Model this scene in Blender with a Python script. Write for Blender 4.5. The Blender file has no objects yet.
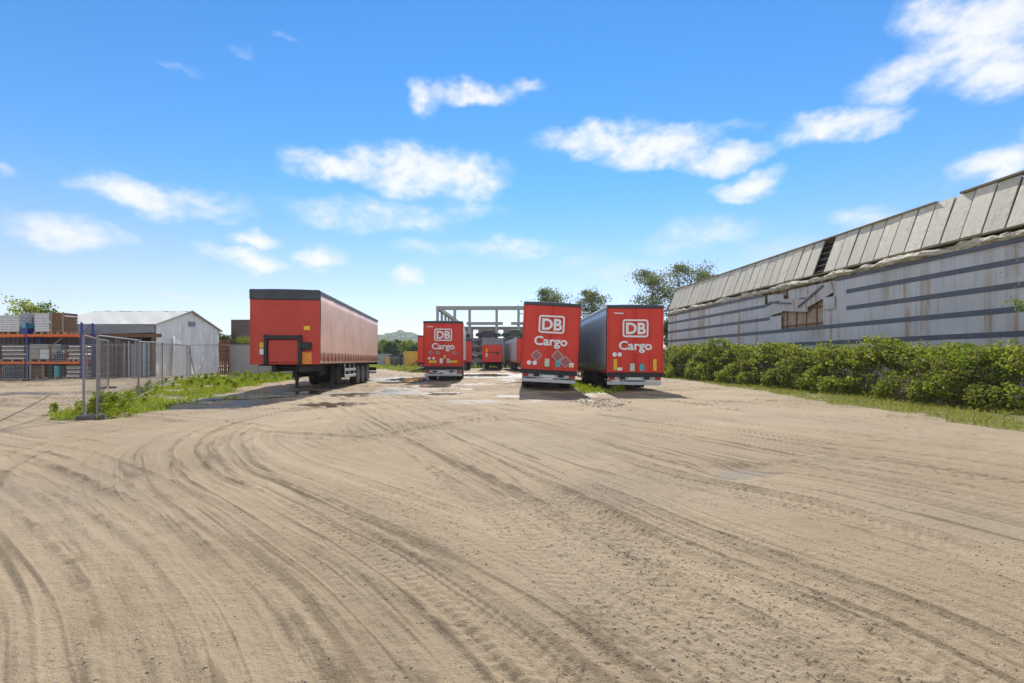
import bpy, bmesh, math, random
import numpy as np
from mathutils import Vector, Matrix

random.seed(11)
RNG = np.random.default_rng(11)
scene = bpy.context.scene
COL = scene.collection
R = math.radians
PI = math.pi

F = 474.0           # focal length in pixels of the 1024 wide frame
HOR = 360.0         # horizon row
EYE = 1.40          # eye height


def atx(px, Y):
    """world X of a thing seen at column px that stands Y metres ahead"""
    return (px - 512.0) / F * Y


def gp(px, py):
    """flat ground point seen at a pixel"""
    Y = F * EYE / (py - HOR)
    return ((px - 512.0) / F * Y, Y)


# ------------------------------------------------------------------ terrain
def sstep(a, b, t):
    t = np.clip((t - a) / (b - a), 0, 1)
    return t * t * (3 - 2 * t)


def gz(x, y):
    """macro height of the yard: it rises a little towards the back left"""
    x = np.asarray(x, dtype=float)
    y = np.asarray(y, dtype=float)
    r = 0.30 * sstep(5.0, 17.0, -x) * sstep(9.0, 25.0, y)
    r = r + 0.18 * sstep(45.0, 75.0, y) * (1 - sstep(5.0, 17.0, -x))
    return r


def gzf(x, y):
    return float(gz(x, y))


# ------------------------------------------------------------------ numpy noise
def _hash(ix, iy, seed):
    h = (ix.astype(np.int64) * 374761393 + iy.astype(np.int64) * 668265263 + seed * 1442695041) & 0xFFFFFFFF
    h = ((h ^ (h >> 13)) * 1274126177) & 0xFFFFFFFF
    h = h ^ (h >> 16)
    return (h & 0xFFFF).astype(np.float32) / 65535.0


def vnoise(x, y, seed=0):
    ix = np.floor(x); iy = np.floor(y)
    fx = (x - ix).astype(np.float32); fy = (y - iy).astype(np.float32)
    ux = fx * fx * (3 - 2 * fx); uy = fy * fy * (3 - 2 * fy)
    a = _hash(ix, iy, seed); b = _hash(ix + 1, iy, seed)
    c = _hash(ix, iy + 1, seed); d = _hash(ix + 1, iy + 1, seed)
    return (a * (1 - ux) + b * ux) * (1 - uy) + (c * (1 - ux) + d * ux) * uy


def fbm(x, y, octv=4, seed=0, gain=0.5):
    s = np.zeros_like(x, dtype=np.float32); a = 1.0; t = 0.0
    for k in range(octv):
        s += a * vnoise(x * 2 ** k, y * 2 ** k, seed + 17 * k)
        t += a; a *= gain
    return s / t


# ------------------------------------------------------------------ objects
def tag(o, label=None, cat=None, group=None, kind=None):
    if label: o['label'] = label
    if cat: o['category'] = cat
    if group: o['group'] = group
    if kind: o['kind'] = kind
    return o


def thing(name, label, cat, loc=(0, 0, 0), rz=0.0, group=None):
    o = bpy.data.objects.new(name, None)
    o.empty_display_size = 0.3
    COL.objects.link(o)
    o.location = loc
    o.rotation_euler = (0, 0, rz)
    return tag(o, label, cat, group)


def link_mesh(name, me, mat, parent=None, smooth=False):
    o = bpy.data.objects.new(name, me)
    COL.objects.link(o)
    if mat is not None:
        me.materials.append(mat)
    if parent is not None:
        o.parent = parent
    if smooth:
        me.polygons.foreach_set('use_smooth', [True] * len(me.polygons))
    return o


def share(src, name, parent, loc=None, rot=None, scale=None):
    """copy of one object sharing its mesh"""
    o = src.copy()
    o.name = name
    COL.objects.link(o)
    o.parent = parent
    if loc is not None: o.location = loc
    if rot is not None: o.rotation_euler = rot
    if scale is not None: o.scale = scale
    return o


class MB:
    """collects geometry for ONE mesh"""
    def __init__(self):
        self.v = []; self.f = []

    def add(self, vs, fs):
        n = len(self.v)
        self.v += [tuple(p) for p in vs]
        self.f += [tuple(i + n for i in q) for q in fs]
        return self

    def box(self, x0, x1, y0, y1, z0, z1, M=None):
        vs = [Vector(p) for p in ((x0, y0, z0), (x1, y0, z0), (x1, y1, z0), (x0, y1, z0),
                                  (x0, y0, z1), (x1, y0, z1), (x1, y1, z1), (x0, y1, z1))]
        if M is not None: vs = [M @ p for p in vs]
        return self.add(vs, [(0, 3, 2, 1), (4, 5, 6, 7), (0, 1, 5, 4), (1, 2, 6, 5), (2, 3, 7, 6), (3, 0, 4, 7)])

    def tube(self, p0, p1, r0, r1=None, n=8, caps=True):
        r1 = r0 if r1 is None else r1
        p0 = Vector(p0); p1 = Vector(p1)
        d = (p1 - p0).normalized()
        a = d.orthogonal().normalized(); b = d.cross(a)
        vs = []
        for p, r in ((p0, r0), (p1, r1)):
            for k in range(n):
                t = 2 * PI * k / n
                vs.append(p + a * (r * math.cos(t)) + b * (r * math.sin(t)))
        fs = [(k, (k + 1) % n, n + (k + 1) % n, n + k) for k in range(n)]
        if caps:
            fs += [tuple(range(n - 1, -1, -1)), tuple(range(n, 2 * n))]
        return self.add(vs, fs)

    def path(self, pts, radii, n=7):
        """tapered tube along a polyline"""
        P = [Vector(p) for p in pts]
        rings = []
        for i, p in enumerate(P):
            d = (P[min(i + 1, len(P) - 1)] - P[max(i - 1, 0)]).normalized()
            a = Vector((1, 0, 0)) - d * d.x
            if a.length < 0.2: a = Vector((0, 1, 0)) - d * d.y
            a.normalize(); b = d.cross(a)
            rings.append([p + a * (radii[i] * math.cos(2 * PI * k / n)) + b * (radii[i] * math.sin(2 * PI * k / n)) for k in range(n)])
        vs = [q for r in rings for q in r]
        fs = []
        for i in range(len(P) - 1):
            for k in range(n):
                fs.append((i * n + k, i * n + (k + 1) % n, (i + 1) * n + (k + 1) % n, (i + 1) * n + k))
        fs.append(tuple(range(n - 1, -1, -1)))
        fs.append(tuple((len(P) - 1) * n + k for k in range(n)))
        return self.add(vs, fs)

    def lathe_x(self, prof, c, n=20):
        """prof: list of (x, r) round an axis along x through c"""
        vs = []
        for (x, r) in prof:
            for k in range(n):
                t = 2 * PI * k / n
                vs.append((c[0] + x, c[1] + r * math.cos(t), c[2] + r * math.sin(t)))
        fs = []
        m = len(prof)
        for i in range(m - 1):
            for k in range(n):
                fs.append((i * n + k, i * n + (k + 1) % n, (i + 1) * n + (k + 1) % n, (i + 1) * n + k))
        if prof[0][1] > 1e-4: fs.append(tuple(range(n - 1, -1, -1)))
        if prof[-1][1] > 1e-4: fs.append(tuple((m - 1) * n + k for k in range(n)))
        return self.add(vs, fs)

    def prism(self, poly, fn0, fn1):
        """polygon (2d) swept from fn0(p) to fn1(p)"""
        n = len(poly)
        vs = [fn0(p) for p in poly] + [fn1(p) for p in poly]
        fs = [tuple(range(n - 1, -1, -1)), tuple(range(n, 2 * n))]
        fs += [(k, (k + 1) % n, n + (k + 1) % n, n + k) for k in range(n)]
        return self.add(vs, fs)

    def xform(self, M):
        self.v = [tuple(M @ Vector(p)) for p in self.v]
        return self

    def build(self, name, mat, parent=None, M=None, bevel=0.0, smooth=False, seg=1):
        if M is not None: self.xform(M)
        me = bpy.data.meshes.new(name)
        me.from_pydata(self.v, [], self.f)
        bm = bmesh.new(); bm.from_mesh(me)
        bmesh.ops.recalc_face_normals(bm, faces=bm.faces)
        if bevel > 0:
            es = [e for e in bm.edges if e.is_manifold and e.calc_face_angle(0) > 0.5]
            bmesh.ops.bevel(bm, geom=es, offset=bevel, segments=seg, affect='EDGES', clamp_overlap=True)
        bm.to_mesh(me); bm.free()
        return link_mesh(name, me, mat, parent, smooth)


def fast_mesh(name, V, Fc, mat, parent=None, smooth=False):
    """V (n,3), Fc (m,k) arrays"""
    V = np.ascontiguousarray(V, dtype=np.float32); Fc = np.ascontiguousarray(Fc, dtype=np.int32)
    me = bpy.data.meshes.new(name)
    me.vertices.add(len(V)); me.vertices.foreach_set('co', V.ravel())
    m, k = Fc.shape
    me.loops.add(m * k); me.loops.foreach_set('vertex_index', Fc.ravel())
    me.polygons.add(m); me.polygons.foreach_set('loop_start', np.arange(0, m * k, k, dtype=np.int32))
    me.update(calc_edges=True)
    if smooth: me.polygons.foreach_set('use_smooth', np.ones(m, dtype=bool))
    o = bpy.data.objects.new(name, me); COL.objects.link(o)
    if mat is not None: me.materials.append(mat)
    if parent is not None: o.parent = parent
    return o


def leaf_mesh(name, C, size, mat, parent=None, up=0.35, aspect=0.55):
    """folded leaf faces scattered at the points C"""
    C = np.asarray(C, dtype=np.float32); n = len(C)
    size = np.broadcast_to(np.asarray(size, dtype=np.float32), (n,))
    d = RNG.normal(size=(n, 3)).astype(np.float32); d /= np.linalg.norm(d, axis=1, keepdims=True)
    nn = RNG.normal(size=(n, 3)).astype(np.float32); nn[:, 2] += up * 3
    s = np.cross(d, nn); s /= np.linalg.norm(s, axis=1, keepdims=True) + 1e-6
    w = np.cross(s, d)
    L = size[:, None]
    v0 = C - d * L * 0.5; v2 = C + d * L * 0.5
    v1 = C + s * L * aspect * 0.5 + w * L * 0.13 - d * L * 0.08
    v3 = C - s * L * aspect * 0.5 + w * L * 0.13 - d * L * 0.08
    V = np.stack([v0, v1, v2, v3], 1).reshape(-1, 3)
    b = (np.arange(n) * 4)[:, None]
    Fc = np.concatenate([b + np.array([[0, 1, 2]]), b + np.array([[0, 2, 3]])], 1).reshape(-1, 3)
    return fast_mesh(name, V, Fc, mat, parent)


# ------------------------------------------------------------------ materials
class NT:
    def __init__(self, nt):
        self.nt = nt

    def n(self, t, **kw):
        nd = self.nt.nodes.new(t)
        for k, v in kw.items():
            setattr(nd, k, v)
        return nd

    def l(self, a, b):
        self.nt.links.new(a, b)

    def put(self, sock, v):
        if hasattr(v, 'is_output'): self.l(v, sock)
        else: sock.default_value = v

    def math(self, op, a, b=None, c=None, clamp=False):
        nd = self.n('ShaderNodeMath', operation=op, use_clamp=clamp)
        for i, v in enumerate((a, b, c)):
            if v is not None: self.put(nd.inputs[i], v)
        return nd.outputs[0]

    def mix(self, f, a, b, mode='MIX'):
        nd = self.n('ShaderNodeMix', data_type='RGBA', blend_type=mode)
        self.put(nd.inputs[0], f); self.put(nd.inputs[6], a); self.put(nd.inputs[7], b)
        return nd.outputs[2]

    def noise(self, vec, scale, detail=4, rough=0.55, dist=0.0):
        nd = self.n('ShaderNodeTexNoise')
        if vec is not None: self.l(vec, nd.inputs['Vector'])
        nd.inputs['Scale'].default_value = scale; nd.inputs['Detail'].default_value = detail
        nd.inputs['Roughness'].default_value = rough; nd.inputs['Distortion'].default_value = dist
        return nd.outputs['Fac']

    def mapping(self, vec, scale=(1, 1, 1), loc=(0, 0, 0), rot=(0, 0, 0)):
        nd = self.n('ShaderNodeMapping')
        self.l(vec, nd.inputs['Vector'])
        nd.inputs['Scale'].default_value = scale; nd.inputs['Location'].default_value = loc; nd.inputs['Rotation'].default_value = rot
        return nd.outputs[0]

    def ramp(self, f, a, b, lo=0.0, hi=1.0):
        nd = self.n('ShaderNodeMapRange', interpolation_type='SMOOTHSTEP')
        self.put(nd.inputs[0], f); nd.inputs[1].default_value = a; nd.inputs[2].default_value = b
        nd.inputs[3].default_value = lo; nd.inputs[4].default_value = hi
        return nd.outputs[0]

    def attr(self, name):
        return self.n('ShaderNodeAttribute', attribute_name=name).outputs['Fac']


def c4(c):
    return (c[0], c[1], c[2], 1.0)


def srgb(r, g, b):
    def f(u):
        u /= 255.0
        return u / 12.92 if u <= 0.04045 else ((u + 0.055) / 1.055) ** 2.4
    return (f(r), f(g), f(b))


def new_mat(name):
    m = bpy.data.materials.new(name); m.use_nodes = True
    nt = m.node_tree; nt.nodes.clear()
    t = NT(nt)
    out = t.n('ShaderNodeOutputMaterial')
    return m, t, out


def paint(name, col, rough=0.5, metal=0.0, dirt=0.25, dirtcol=(0.22, 0.18, 0.13), scale=2.0, bump=0.0, bscale=60, streak=0.0, spec=0.5, var=0.12, each=0.0):
    """painted / raw surface with uneven tone, grime blotches and optional run marks"""
    m, t, out = new_mat(name)
    p = t.n('ShaderNodeBsdfPrincipled')
    oc = t.n('ShaderNodeTexCoord').outputs['Object']
    if each > 0:      # every copy weathers in its own way
        rnd = t.n('ShaderNodeObjectInfo').outputs['Random']
        sh = t.n('ShaderNodeVectorMath', operation='ADD'); t.l(oc, sh.inputs[0])
        cx_ = t.n('ShaderNodeCombineXYZ'); t.l(t.math('MULTIPLY', rnd, 57.0), cx_.inputs[0]); t.l(cx_.outputs[0], sh.inputs[1])
        oc = sh.outputs[0]
    n1 = t.noise(oc, scale, 6, 0.6)
    n2 = t.noise(oc, scale * 7, 5, 0.65)
    c = t.mix(t.ramp(n1, 0.3, 0.75), c4([u * (1 - var) for u in col]), c4([min(1, u * (1 + var)) for u in col]))
    if each > 0: c = t.mix(t.math('MULTIPLY', rnd, each), c, c4([u * 0.62 for u in col]))
    if dirt > 0:
        f = t.math('MULTIPLY', t.ramp(t.math('MULTIPLY_ADD', n2, 0.6, t.math('MULTIPLY', n1, 0.5)), 0.48, 0.78), dirt)
        c = t.mix(f, c, c4(dirtcol))
    if streak > 0:
        sv = t.mapping(oc, (7, 7, 0.35))
        f = t.math('MULTIPLY', t.ramp(t.noise(sv, 1.0, 5, 0.6), 0.52, 0.75), streak)
        c = t.mix(f, c, c4(dirtcol))
    t.l(c, p.inputs['Base Color'])
    t.l(t.math('MULTIPLY_ADD', n2, 0.25, rough - 0.12, clamp=True), p.inputs['Roughness'])
    p.inputs['Metallic'].default_value = metal
    p.inputs['Specular IOR Level'].default_value = spec
    if bump > 0:
        b = t.n('ShaderNodeBump'); b.inputs['Strength'].default_value = bump; b.inputs['Distance'].default_value = 0.02
        t.l(t.noise(oc, bscale, 5, 0.6), b.inputs['Height']); t.l(b.outputs[0], p.inputs['Normal'])
    t.l(p.outputs[0], out.inputs[0])
    return m


def leafmat(name, cols, trans=0.45, rough=0.55, brown=0.0):
    """leaves: each leaf its own tint, light coming through from behind"""
    m, t, out = new_mat(name)
    g = t.n('ShaderNodeNewGeometry')
    rmp = t.n('ShaderNodeValToRGB')
    rmp.color_ramp.interpolation = 'LINEAR'
    while len(rmp.color_ramp.elements) < len(cols): rmp.color_ramp.elements.new(0.5)
    for i, c in enumerate(cols):
        rmp.color_ramp.elements[i].position = i / max(1, len(cols) - 1)
        rmp.color_ramp.elements[i].color = c4(c)
    oc = t.n('ShaderNodeTexCoord').outputs['Object']
    f = t.math('MULTIPLY_ADD', t.noise(oc, 0.9, 3), 0.9, t.math('MULTIPLY_ADD', g.outputs['Random Per Island'], 0.75, -0.32), clamp=True)
    t.l(f, rmp.inputs[0])
    tint = rmp.outputs[0]
    if brown > 0:
        bf = t.math('ADD', t.noise(t.mapping(oc, (1, 1, 1), (3, 8, 2)), 0.8, 4, 0.6), t.math('MULTIPLY_ADD', g.outputs['Random Per Island'], 0.3, -0.15))
        tint = t.mix(t.math('MULTIPLY', t.ramp(bf, 0.54, 0.66), brown), tint, c4((0.17, 0.115, 0.06)))
    d = t.n('ShaderNodeBsdfPrincipled'); d.inputs['Roughness'].default_value = rough
    d.inputs['Specular IOR Level'].default_value = 0.18
    t.l(tint, d.inputs['Base Color'])
    tr = t.n('ShaderNodeBsdfTranslucent')
    t.l(t.mix(0.5, tint, c4((0.22, 0.30, 0.02)), 'MIX'), tr.inputs[0])
    mx = t.n('ShaderNodeMixShader'); mx.inputs[0].default_value = trans
    t.l(d.outputs[0], mx.inputs[1]); t.l(tr.outputs[0], mx.inputs[2]); t.l(mx.outputs[0], out.inputs[0])
    return m


M = {}
RED = (0.66, 0.030, 0.008)
M['red'] = paint('trailer red', RED, 0.42, dirt=0.16, dirtcol=(0.32, 0.10, 0.06), scale=1.2, var=0.08, streak=0.14)
M['red_dull'] = paint('faded trailer red', (0.52, 0.044, 0.024), 0.5, dirt=0.14, dirtcol=(0.25, 0.12, 0.09), scale=1.5, streak=0.14, var=0.10)
M['red_dark'] = paint('deep red', (0.32, 0.012, 0.012), 0.5, dirt=0.2)
M['curtain_pink'] = paint('sun bleached curtain', (0.74, 0.47, 0.35), 0.40, dirt=0.06, dirtcol=(0.32, 0.16, 0.12), scale=0.8, streak=0.15, bump=0.1, bscale=9)
M['curtain_grey'] = paint('grey curtain', (0.40, 0.42, 0.46), 0.35, dirt=0.25, dirtcol=(0.2, 0.18, 0.15), scale=0.9, streak=0.25, bump=0.1, bscale=9)
M['curtain_pale'] = paint('pale curtain', (0.50, 0.42, 0.40), 0.45, dirt=0.2, scale=0.9, streak=0.25)
M['navy'] = paint('dark slate band', (0.035, 0.04, 0.05), 0.4, dirt=0.15)
M['black'] = paint('black steel', (0.012, 0.012, 0.013), 0.5, dirt=0.35, dirtcol=(0.06, 0.05, 0.04))
M['rubber'] = paint('tyre rubber', (0.016, 0.016, 0.016), 0.75, dirt=0.5, dirtcol=(0.11, 0.09, 0.065), scale=5, bump=0.2)
M['rim'] = paint('wheel rim', (0.26, 0.25, 0.24), 0.45, metal=0.4, dirt=0.5, scale=6)
M['steel'] = paint('galvanised steel', (0.40, 0.41, 0.42), 0.42, metal=0.7, dirt=0.3, dirtcol=(0.2, 0.17, 0.14), scale=3)
M['alu'] = paint('dull aluminium', (0.55, 0.56, 0.57), 0.45, metal=0.35, dirt=0.35, scale=3)
M['roof_tarp'] = paint('trailer roof tarp', (0.42, 0.43, 0.45), 0.5, dirt=0.4, scale=1)
M['white'] = paint('white vinyl', (0.80, 0.80, 0.79), 0.4, dirt=0.10, scale=6, var=0.03)
M['tag_cream'] = paint('cream tag', (0.55, 0.60, 0.50), 0.5, dirt=0.15, scale=6)
M['tag_teal'] = paint('teal tag', (0.08, 0.36, 0.38), 0.5, dirt=0.15, scale=6)
M['tag_grey'] = paint('faded placard', (0.36, 0.10, 0.10), 0.5, dirt=0.3, dirtcol=(0.3, 0.2, 0.2), scale=6)
M['yellow'] = paint('yellow reflector', (0.80, 0.52, 0.02), 0.4, dirt=0.12, scale=6)
M['orange'] = paint('orange reflector', (0.75, 0.25, 0.02), 0.4, dirt=0.12, scale=6)
M['lamp_red'] = paint('tail lamp lens', (0.42, 0.012, 0.01), 0.2, dirt=0.1, scale=8)
M['lamp_white'] = paint('lamp lens', (0.6, 0.58, 0.56), 0.2, dirt=0.2, scale=8)
M['rack_blue'] = paint('rack blue', (0.012, 0.03, 0.22), 0.45, dirt=0.15)
M['rack_orange'] = paint('rack orange', (0.75, 0.13, 0.012), 0.45, dirt=0.15)
M['wood'] = paint('weathered pallet wood', (0.34, 0.25, 0.16), 0.8, dirt=0.4, dirtcol=(0.14, 0.11, 0.08), scale=4, bump=0.3, bscale=40)
M['wood_brown'] = paint('brown timber', (0.17, 0.085, 0.04), 0.75, dirt=0.35, dirtcol=(0.08, 0.05, 0.03), scale=4, bump=0.3)
M['wrap'] = paint('stretch wrap', (0.62, 0.62, 0.64), 0.25, dirt=0.45, dirtcol=(0.34, 0.32, 0.30), scale=3, streak=0.3, bump=0.5, bscale=14)
M['card'] = paint('boxes', (0.33, 0.30, 0.27), 0.7, dirt=0.6, dirtcol=(0.25, 0.21, 0.17), scale=5)
M['dark_goods'] = paint('dark goods', (0.03, 0.035, 0.035), 0.6, dirt=0.4, dirtcol=(0.10, 0.08, 0.06), scale=5)
M['tarp_grey'] = paint('grey tarpaulin', (0.20, 0.20, 0.22), 0.55, dirt=0.3, scale=2, bump=0.4, bscale=6)
M['tent'] = paint('white tent sheeting', (0.84, 0.82, 0.80), 0.5, dirt=0.3, dirtcol=(0.42, 0.38, 0.33), scale=0.8, streak=0.3, bump=0.8, bscale=2.2)
M['tent_roof'] = paint('tent roof sheeting', (0.60, 0.57, 0.50), 0.55, dirt=0.45, dirtcol=(0.34, 0.31, 0.27), scale=0.6, bump=0.6, bscale=2)
M['tent_grey'] = paint('grey tent valance', (0.25, 0.25, 0.28), 0.5, dirt=0.3, scale=1, streak=0.3)
M['strip_blue'] = paint('pale blue boards', (0.42, 0.48, 0.56), 0.5, dirt=0.3, scale=3)
M['foot'] = paint('dark concrete', (0.10, 0.09, 0.085), 0.9, dirt=0.5, scale=6, bump=0.4)
M['rust'] = paint('rusty steel', (0.20, 0.075, 0.035), 0.8, dirt=0.6, dirtcol=(0.36, 0.22, 0.12), scale=2.5, bump=0.3)
M['concrete'] = paint('old concrete', (0.40, 0.38, 0.35), 0.85, dirt=0.45, dirtcol=(0.20, 0.18, 0.16), scale=1.2, streak=0.3, bump=0.3)
M['concrete_far'] = paint('weathered concrete frame', (0.34, 0.33, 0.32), 0.85, dirt=0.4, dirtcol=(0.16, 0.15, 0.14), scale=0.6, streak=0.3)
M['container_brown'] = paint('brown container', (0.085, 0.05, 0.042), 0.55, dirt=0.4, dirtcol=(0.2, 0.12, 0.09), scale=1.2, streak=0.3)
M['container_grey'] = paint('grey container', (0.30, 0.32, 0.33), 0.55, dirt=0.3, scale=1.2, streak=0.3)
M['container_yellow'] = paint('yellow container', (0.72, 0.40, 0.02), 0.5, dirt=0.25, scale=1.2, streak=0.2)
M['shed_dark'] = paint('dark shed boards', (0.05, 0.055, 0.06), 0.7, dirt=0.3, scale=2)
M['bark'] = paint('bark', (0.13, 0.11, 0.09), 0.9, dirt=0.5, dirtcol=(0.30, 0.28, 0.25), scale=5, bump=0.5)
M['twig'] = paint('twigs', (0.11, 0.075, 0.05), 0.9, dirt=0.3, scale=5)
M['glass'] = paint('car glass', (0.03, 0.035, 0.04), 0.12, dirt=0.3, scale=3)
M['clear_light'] = paint('daylit plaster', (0.75, 0.74, 0.72), 0.7, dirt=0.2)

LG = lambda *c: [tuple(x) for x in c]
M['bramble'] = leafmat('bramble leaves', LG((0.035, 0.045, 0.010), (0.12, 0.15, 0.018), (0.34, 0.345, 0.030), (0.58, 0.52, 0.09)), 0.52, brown=0.7)  # brightest tints raised so sunlit highlights sit in the leaf colour
M['lime'] = leafmat('lime shoots', LG((0.09, 0.17, 0.014), (0.17, 0.27, 0.016), (0.27, 0.36, 0.028)), 0.5)
M['dry'] = leafmat('dry bramble', LG((0.12, 0.085, 0.055), (0.21, 0.15, 0.11), (0.17, 0.17, 0.07)), 0.25)
M['birch'] = leafmat('grey green birch leaves', LG((0.07, 0.085, 0.035), (0.15, 0.165, 0.075), (0.27, 0.27, 0.15)), 0.4)
M['treegreen'] = leafmat('mid green leaves', LG((0.035, 0.06, 0.012), (0.07, 0.12, 0.02), (0.14, 0.20, 0.035)), 0.42)
M['weed'] = leafmat('weeds', LG((0.14, 0.19, 0.010), (0.28, 0.34, 0.016), (0.44, 0.43, 0.05)), 0.45)
M['grass'] = leafmat('dry and green grass', LG((0.16, 0.17, 0.025), (0.31, 0.28, 0.05), (0.44, 0.37, 0.13)), 0.35)
# ------------------------------------------------------------------ lettering
def text_verts(body, size, bold=0.0, ext=0.002, sx=1.0):
    cu = bpy.data.curves.new('lettering', 'FONT')
    cu.body = body; cu.size = size; cu.offset = bold; cu.extrude = ext
    cu.align_x = 'CENTER'; cu.resolution_u = 3
    o = bpy.data.objects.new('lettering', cu); COL.objects.link(o)
    dg = bpy.context.evaluated_depsgraph_get()
    me = bpy.data.meshes.new_from_object(o.evaluated_get(dg))
    V = [Vector((v.co.x * sx, v.co.y, v.co.z)) for v in me.vertices]
    Fc = [tuple(p.vertices) for p in me.polygons]
    bpy.data.objects.remove(o); bpy.data.curves.remove(cu); bpy.data.meshes.remove(me)
    return V, Fc


def rear_text(mb, body, size, cx, cz, y, bold=0.0, sx=1.0):
    V, Fc = text_verts(body, size, bold, sx=sx)
    mb.add([(v.x + cx, y - v.z, v.y + cz) for v in V], Fc)


def rrect(w, h, r, n=5):
    pts = []
    for (cx, cy, a0) in ((w / 2 - r, h / 2 - r, 0), (-w / 2 + r, h / 2 - r, 90), (-w / 2 + r, -h / 2 + r, 180), (w / 2 - r, -h / 2 + r, 270)):
        for k in range(n + 1):
            a = R(a0 + 90 * k / n)
            pts.append((cx + r * math.cos(a), cy + r * math.sin(a)))
    return pts


def ring_plate(mb, w, h, r, t, cx, cz, y, th=0.004):
    """rounded rectangular outline standing on the plane y"""
    A = rrect(w, h, r); B = rrect(w - 2 * t, h - 2 * t, max(0.01, r - t))
    n = len(A)
    vs = [(p[0] + cx, y - th, p[1] + cz) for p in A] + [(p[0] + cx, y - th, p[1] + cz) for p in B]
    vs += [(p[0] + cx, y + th, p[1] + cz) for p in A] + [(p[0] + cx, y + th, p[1] + cz) for p in B]
    fs = []
    for k in range(n):
        j = (k + 1) % n
        fs += [(k, j, n + j, n + k), (k, 2 * n + k, 2 * n + j, j), (n + k, n + j, 3 * n + j, 3 * n + k)]
    mb.add(vs, fs)


def plate(cx, cz, w, h, y, name, mat, parent, rot=0.0, disc=False, RM=None, r=0.02, label=None):
    """thin sticker plate on the plane y facing -y"""
    if disc: P = [(w / 2 * math.cos(2 * PI * k / 18), w / 2 * math.sin(2 * PI * k / 18)) for k in range(18)]
    else: P = rrect(w, h, r, 2)
    c, s = math.cos(rot), math.sin(rot)
    P = [(p[0] * c - p[1] * s, p[0] * s + p[1] * c) for p in P]
    mb = MB()
    mb.prism(P, lambda p: (p[0] + cx, y - 0.004, p[1] + cz), lambda p: (p[0] + cx, y + 0.004, p[1] + cz))
    o = mb.build(name, mat, parent, RM)
    if label: o['label'] = label
    if name == 'hazard_placard':
        mb = MB(); t_ = 0.022
        A = [(-w / 2, -w / 2), (w / 2, -w / 2), (w / 2, w / 2), (-w / 2, w / 2)]
        B = [(p[0] * (1 - 2 * t_ / w), p[1] * (1 - 2 * t_ / w)) for p in A]
        pts = [(p[0] * c - p[1] * s + cx, p[0] * s + p[1] * c + cz) for p in A + B]
        mb.add([(p[0], y - 0.007, p[1]) for p in pts], [(k, (k + 1) % 4, 4 + (k + 1) % 4, 4 + k) for k in range(4)])
        mb.build('border', M['alu'], o, RM)
    return o


# ------------------------------------------------------------------ trailers
L, HW = 13.6, 1.275


def curtain_mesh(side, straps_seed, z0=1.13, z1=3.86, famp=0.012):
    rng = np.random.default_rng(straps_seed)
    ny, nz = 160, 9
    ys = np.linspace(0.06, L - 0.1, ny); zs = np.linspace(z0, z1, nz)
    Y, Z = np.meshgrid(ys, zs)
    t = (Z - z0) / (z1 - z0)
    fold = famp * np.sin(Y * 2 * PI / 0.62 + 2 * fbm(Y * 0.7, Z * 0.4, 3, straps_seed)) * (1 - 0.55 * t)
    belly = 0.022 * (fbm(Y * 0.45, Z * 0.6 + 7, 3, straps_seed + 5) - 0.5) * 2 * np.sin(PI * np.clip(t, 0.02, 0.98))
    post = 0.008 * np.exp(-((Y + 0.4) % 2.2 - 1.1) ** 2 / 0.01)
    X = side * (HW + 0.012 + fold + belly + post)
    V = np.stack([X, Y, Z], -1).reshape(-1, 3)
    Xi = np.full_like(X, side * (HW - 0.04))
    V = np.concatenate([V, np.stack([Xi, Y, Z], -1).reshape(-1, 3)])
    q = []
    N = ny * nz
    for j in range(nz - 1):
        a = j * ny + np.arange(ny - 1)
        q.append(np.stack([a, a + 1, a + 1 + ny, a + ny], 1))
        q.append(np.stack([a + N, a + ny + N, a + 1 + ny + N, a + 1 + N], 1))
    a = np.arange(ny - 1)
    q.append(np.stack([a, a + N, a + 1 + N, a + 1], 1)); a = a + (nz - 1) * ny
    q.append(np.stack([a, a + 1, a + 1 + N, a + N], 1))
    return V, np.concatenate(q)


def wheel(root, x, y, z=0.52):
    s = 1 if x > 0 else -1
    mb = MB()
    prof = [(-0.19, 0.30), (-0.19, 0.47), (-0.16, 0.508), (-0.10, 0.52), (0.10, 0.52), (0.16, 0.508), (0.19, 0.47), (0.19, 0.30)]
    mb.lathe_x(prof, (0, 0, 0), 28)
    w = bpy.data.objects.new('wheel', None); COL.objects.link(w); w.parent = root; w.location = (x, y, z)
    w.empty_display_size = 0.2
    mb.build('tyre', M['rubber'], w, smooth=False)
    rb = MB()
    rb.lathe_x([(s * 0.16, 0.315), (s * 0.12, 0.285), (s * 0.02, 0.25), (s * 0.0, 0.17), (s * 0.06, 0.15), (s * 0.13, 0.10), (s * 0.15, 0.0001)], (0, 0, 0), 20)
    for k in range(8):
        a = 2 * PI * k / 8
        rb.tube((s * 0.0, 0.2 * math.cos(a), 0.2 * math.sin(a)), (s * 0.05, 0.2 * math.cos(a), 0.2 * math.sin(a)), 0.018, n=6)
    rb.build('rim', M['rim'], w)
    return w


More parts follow.
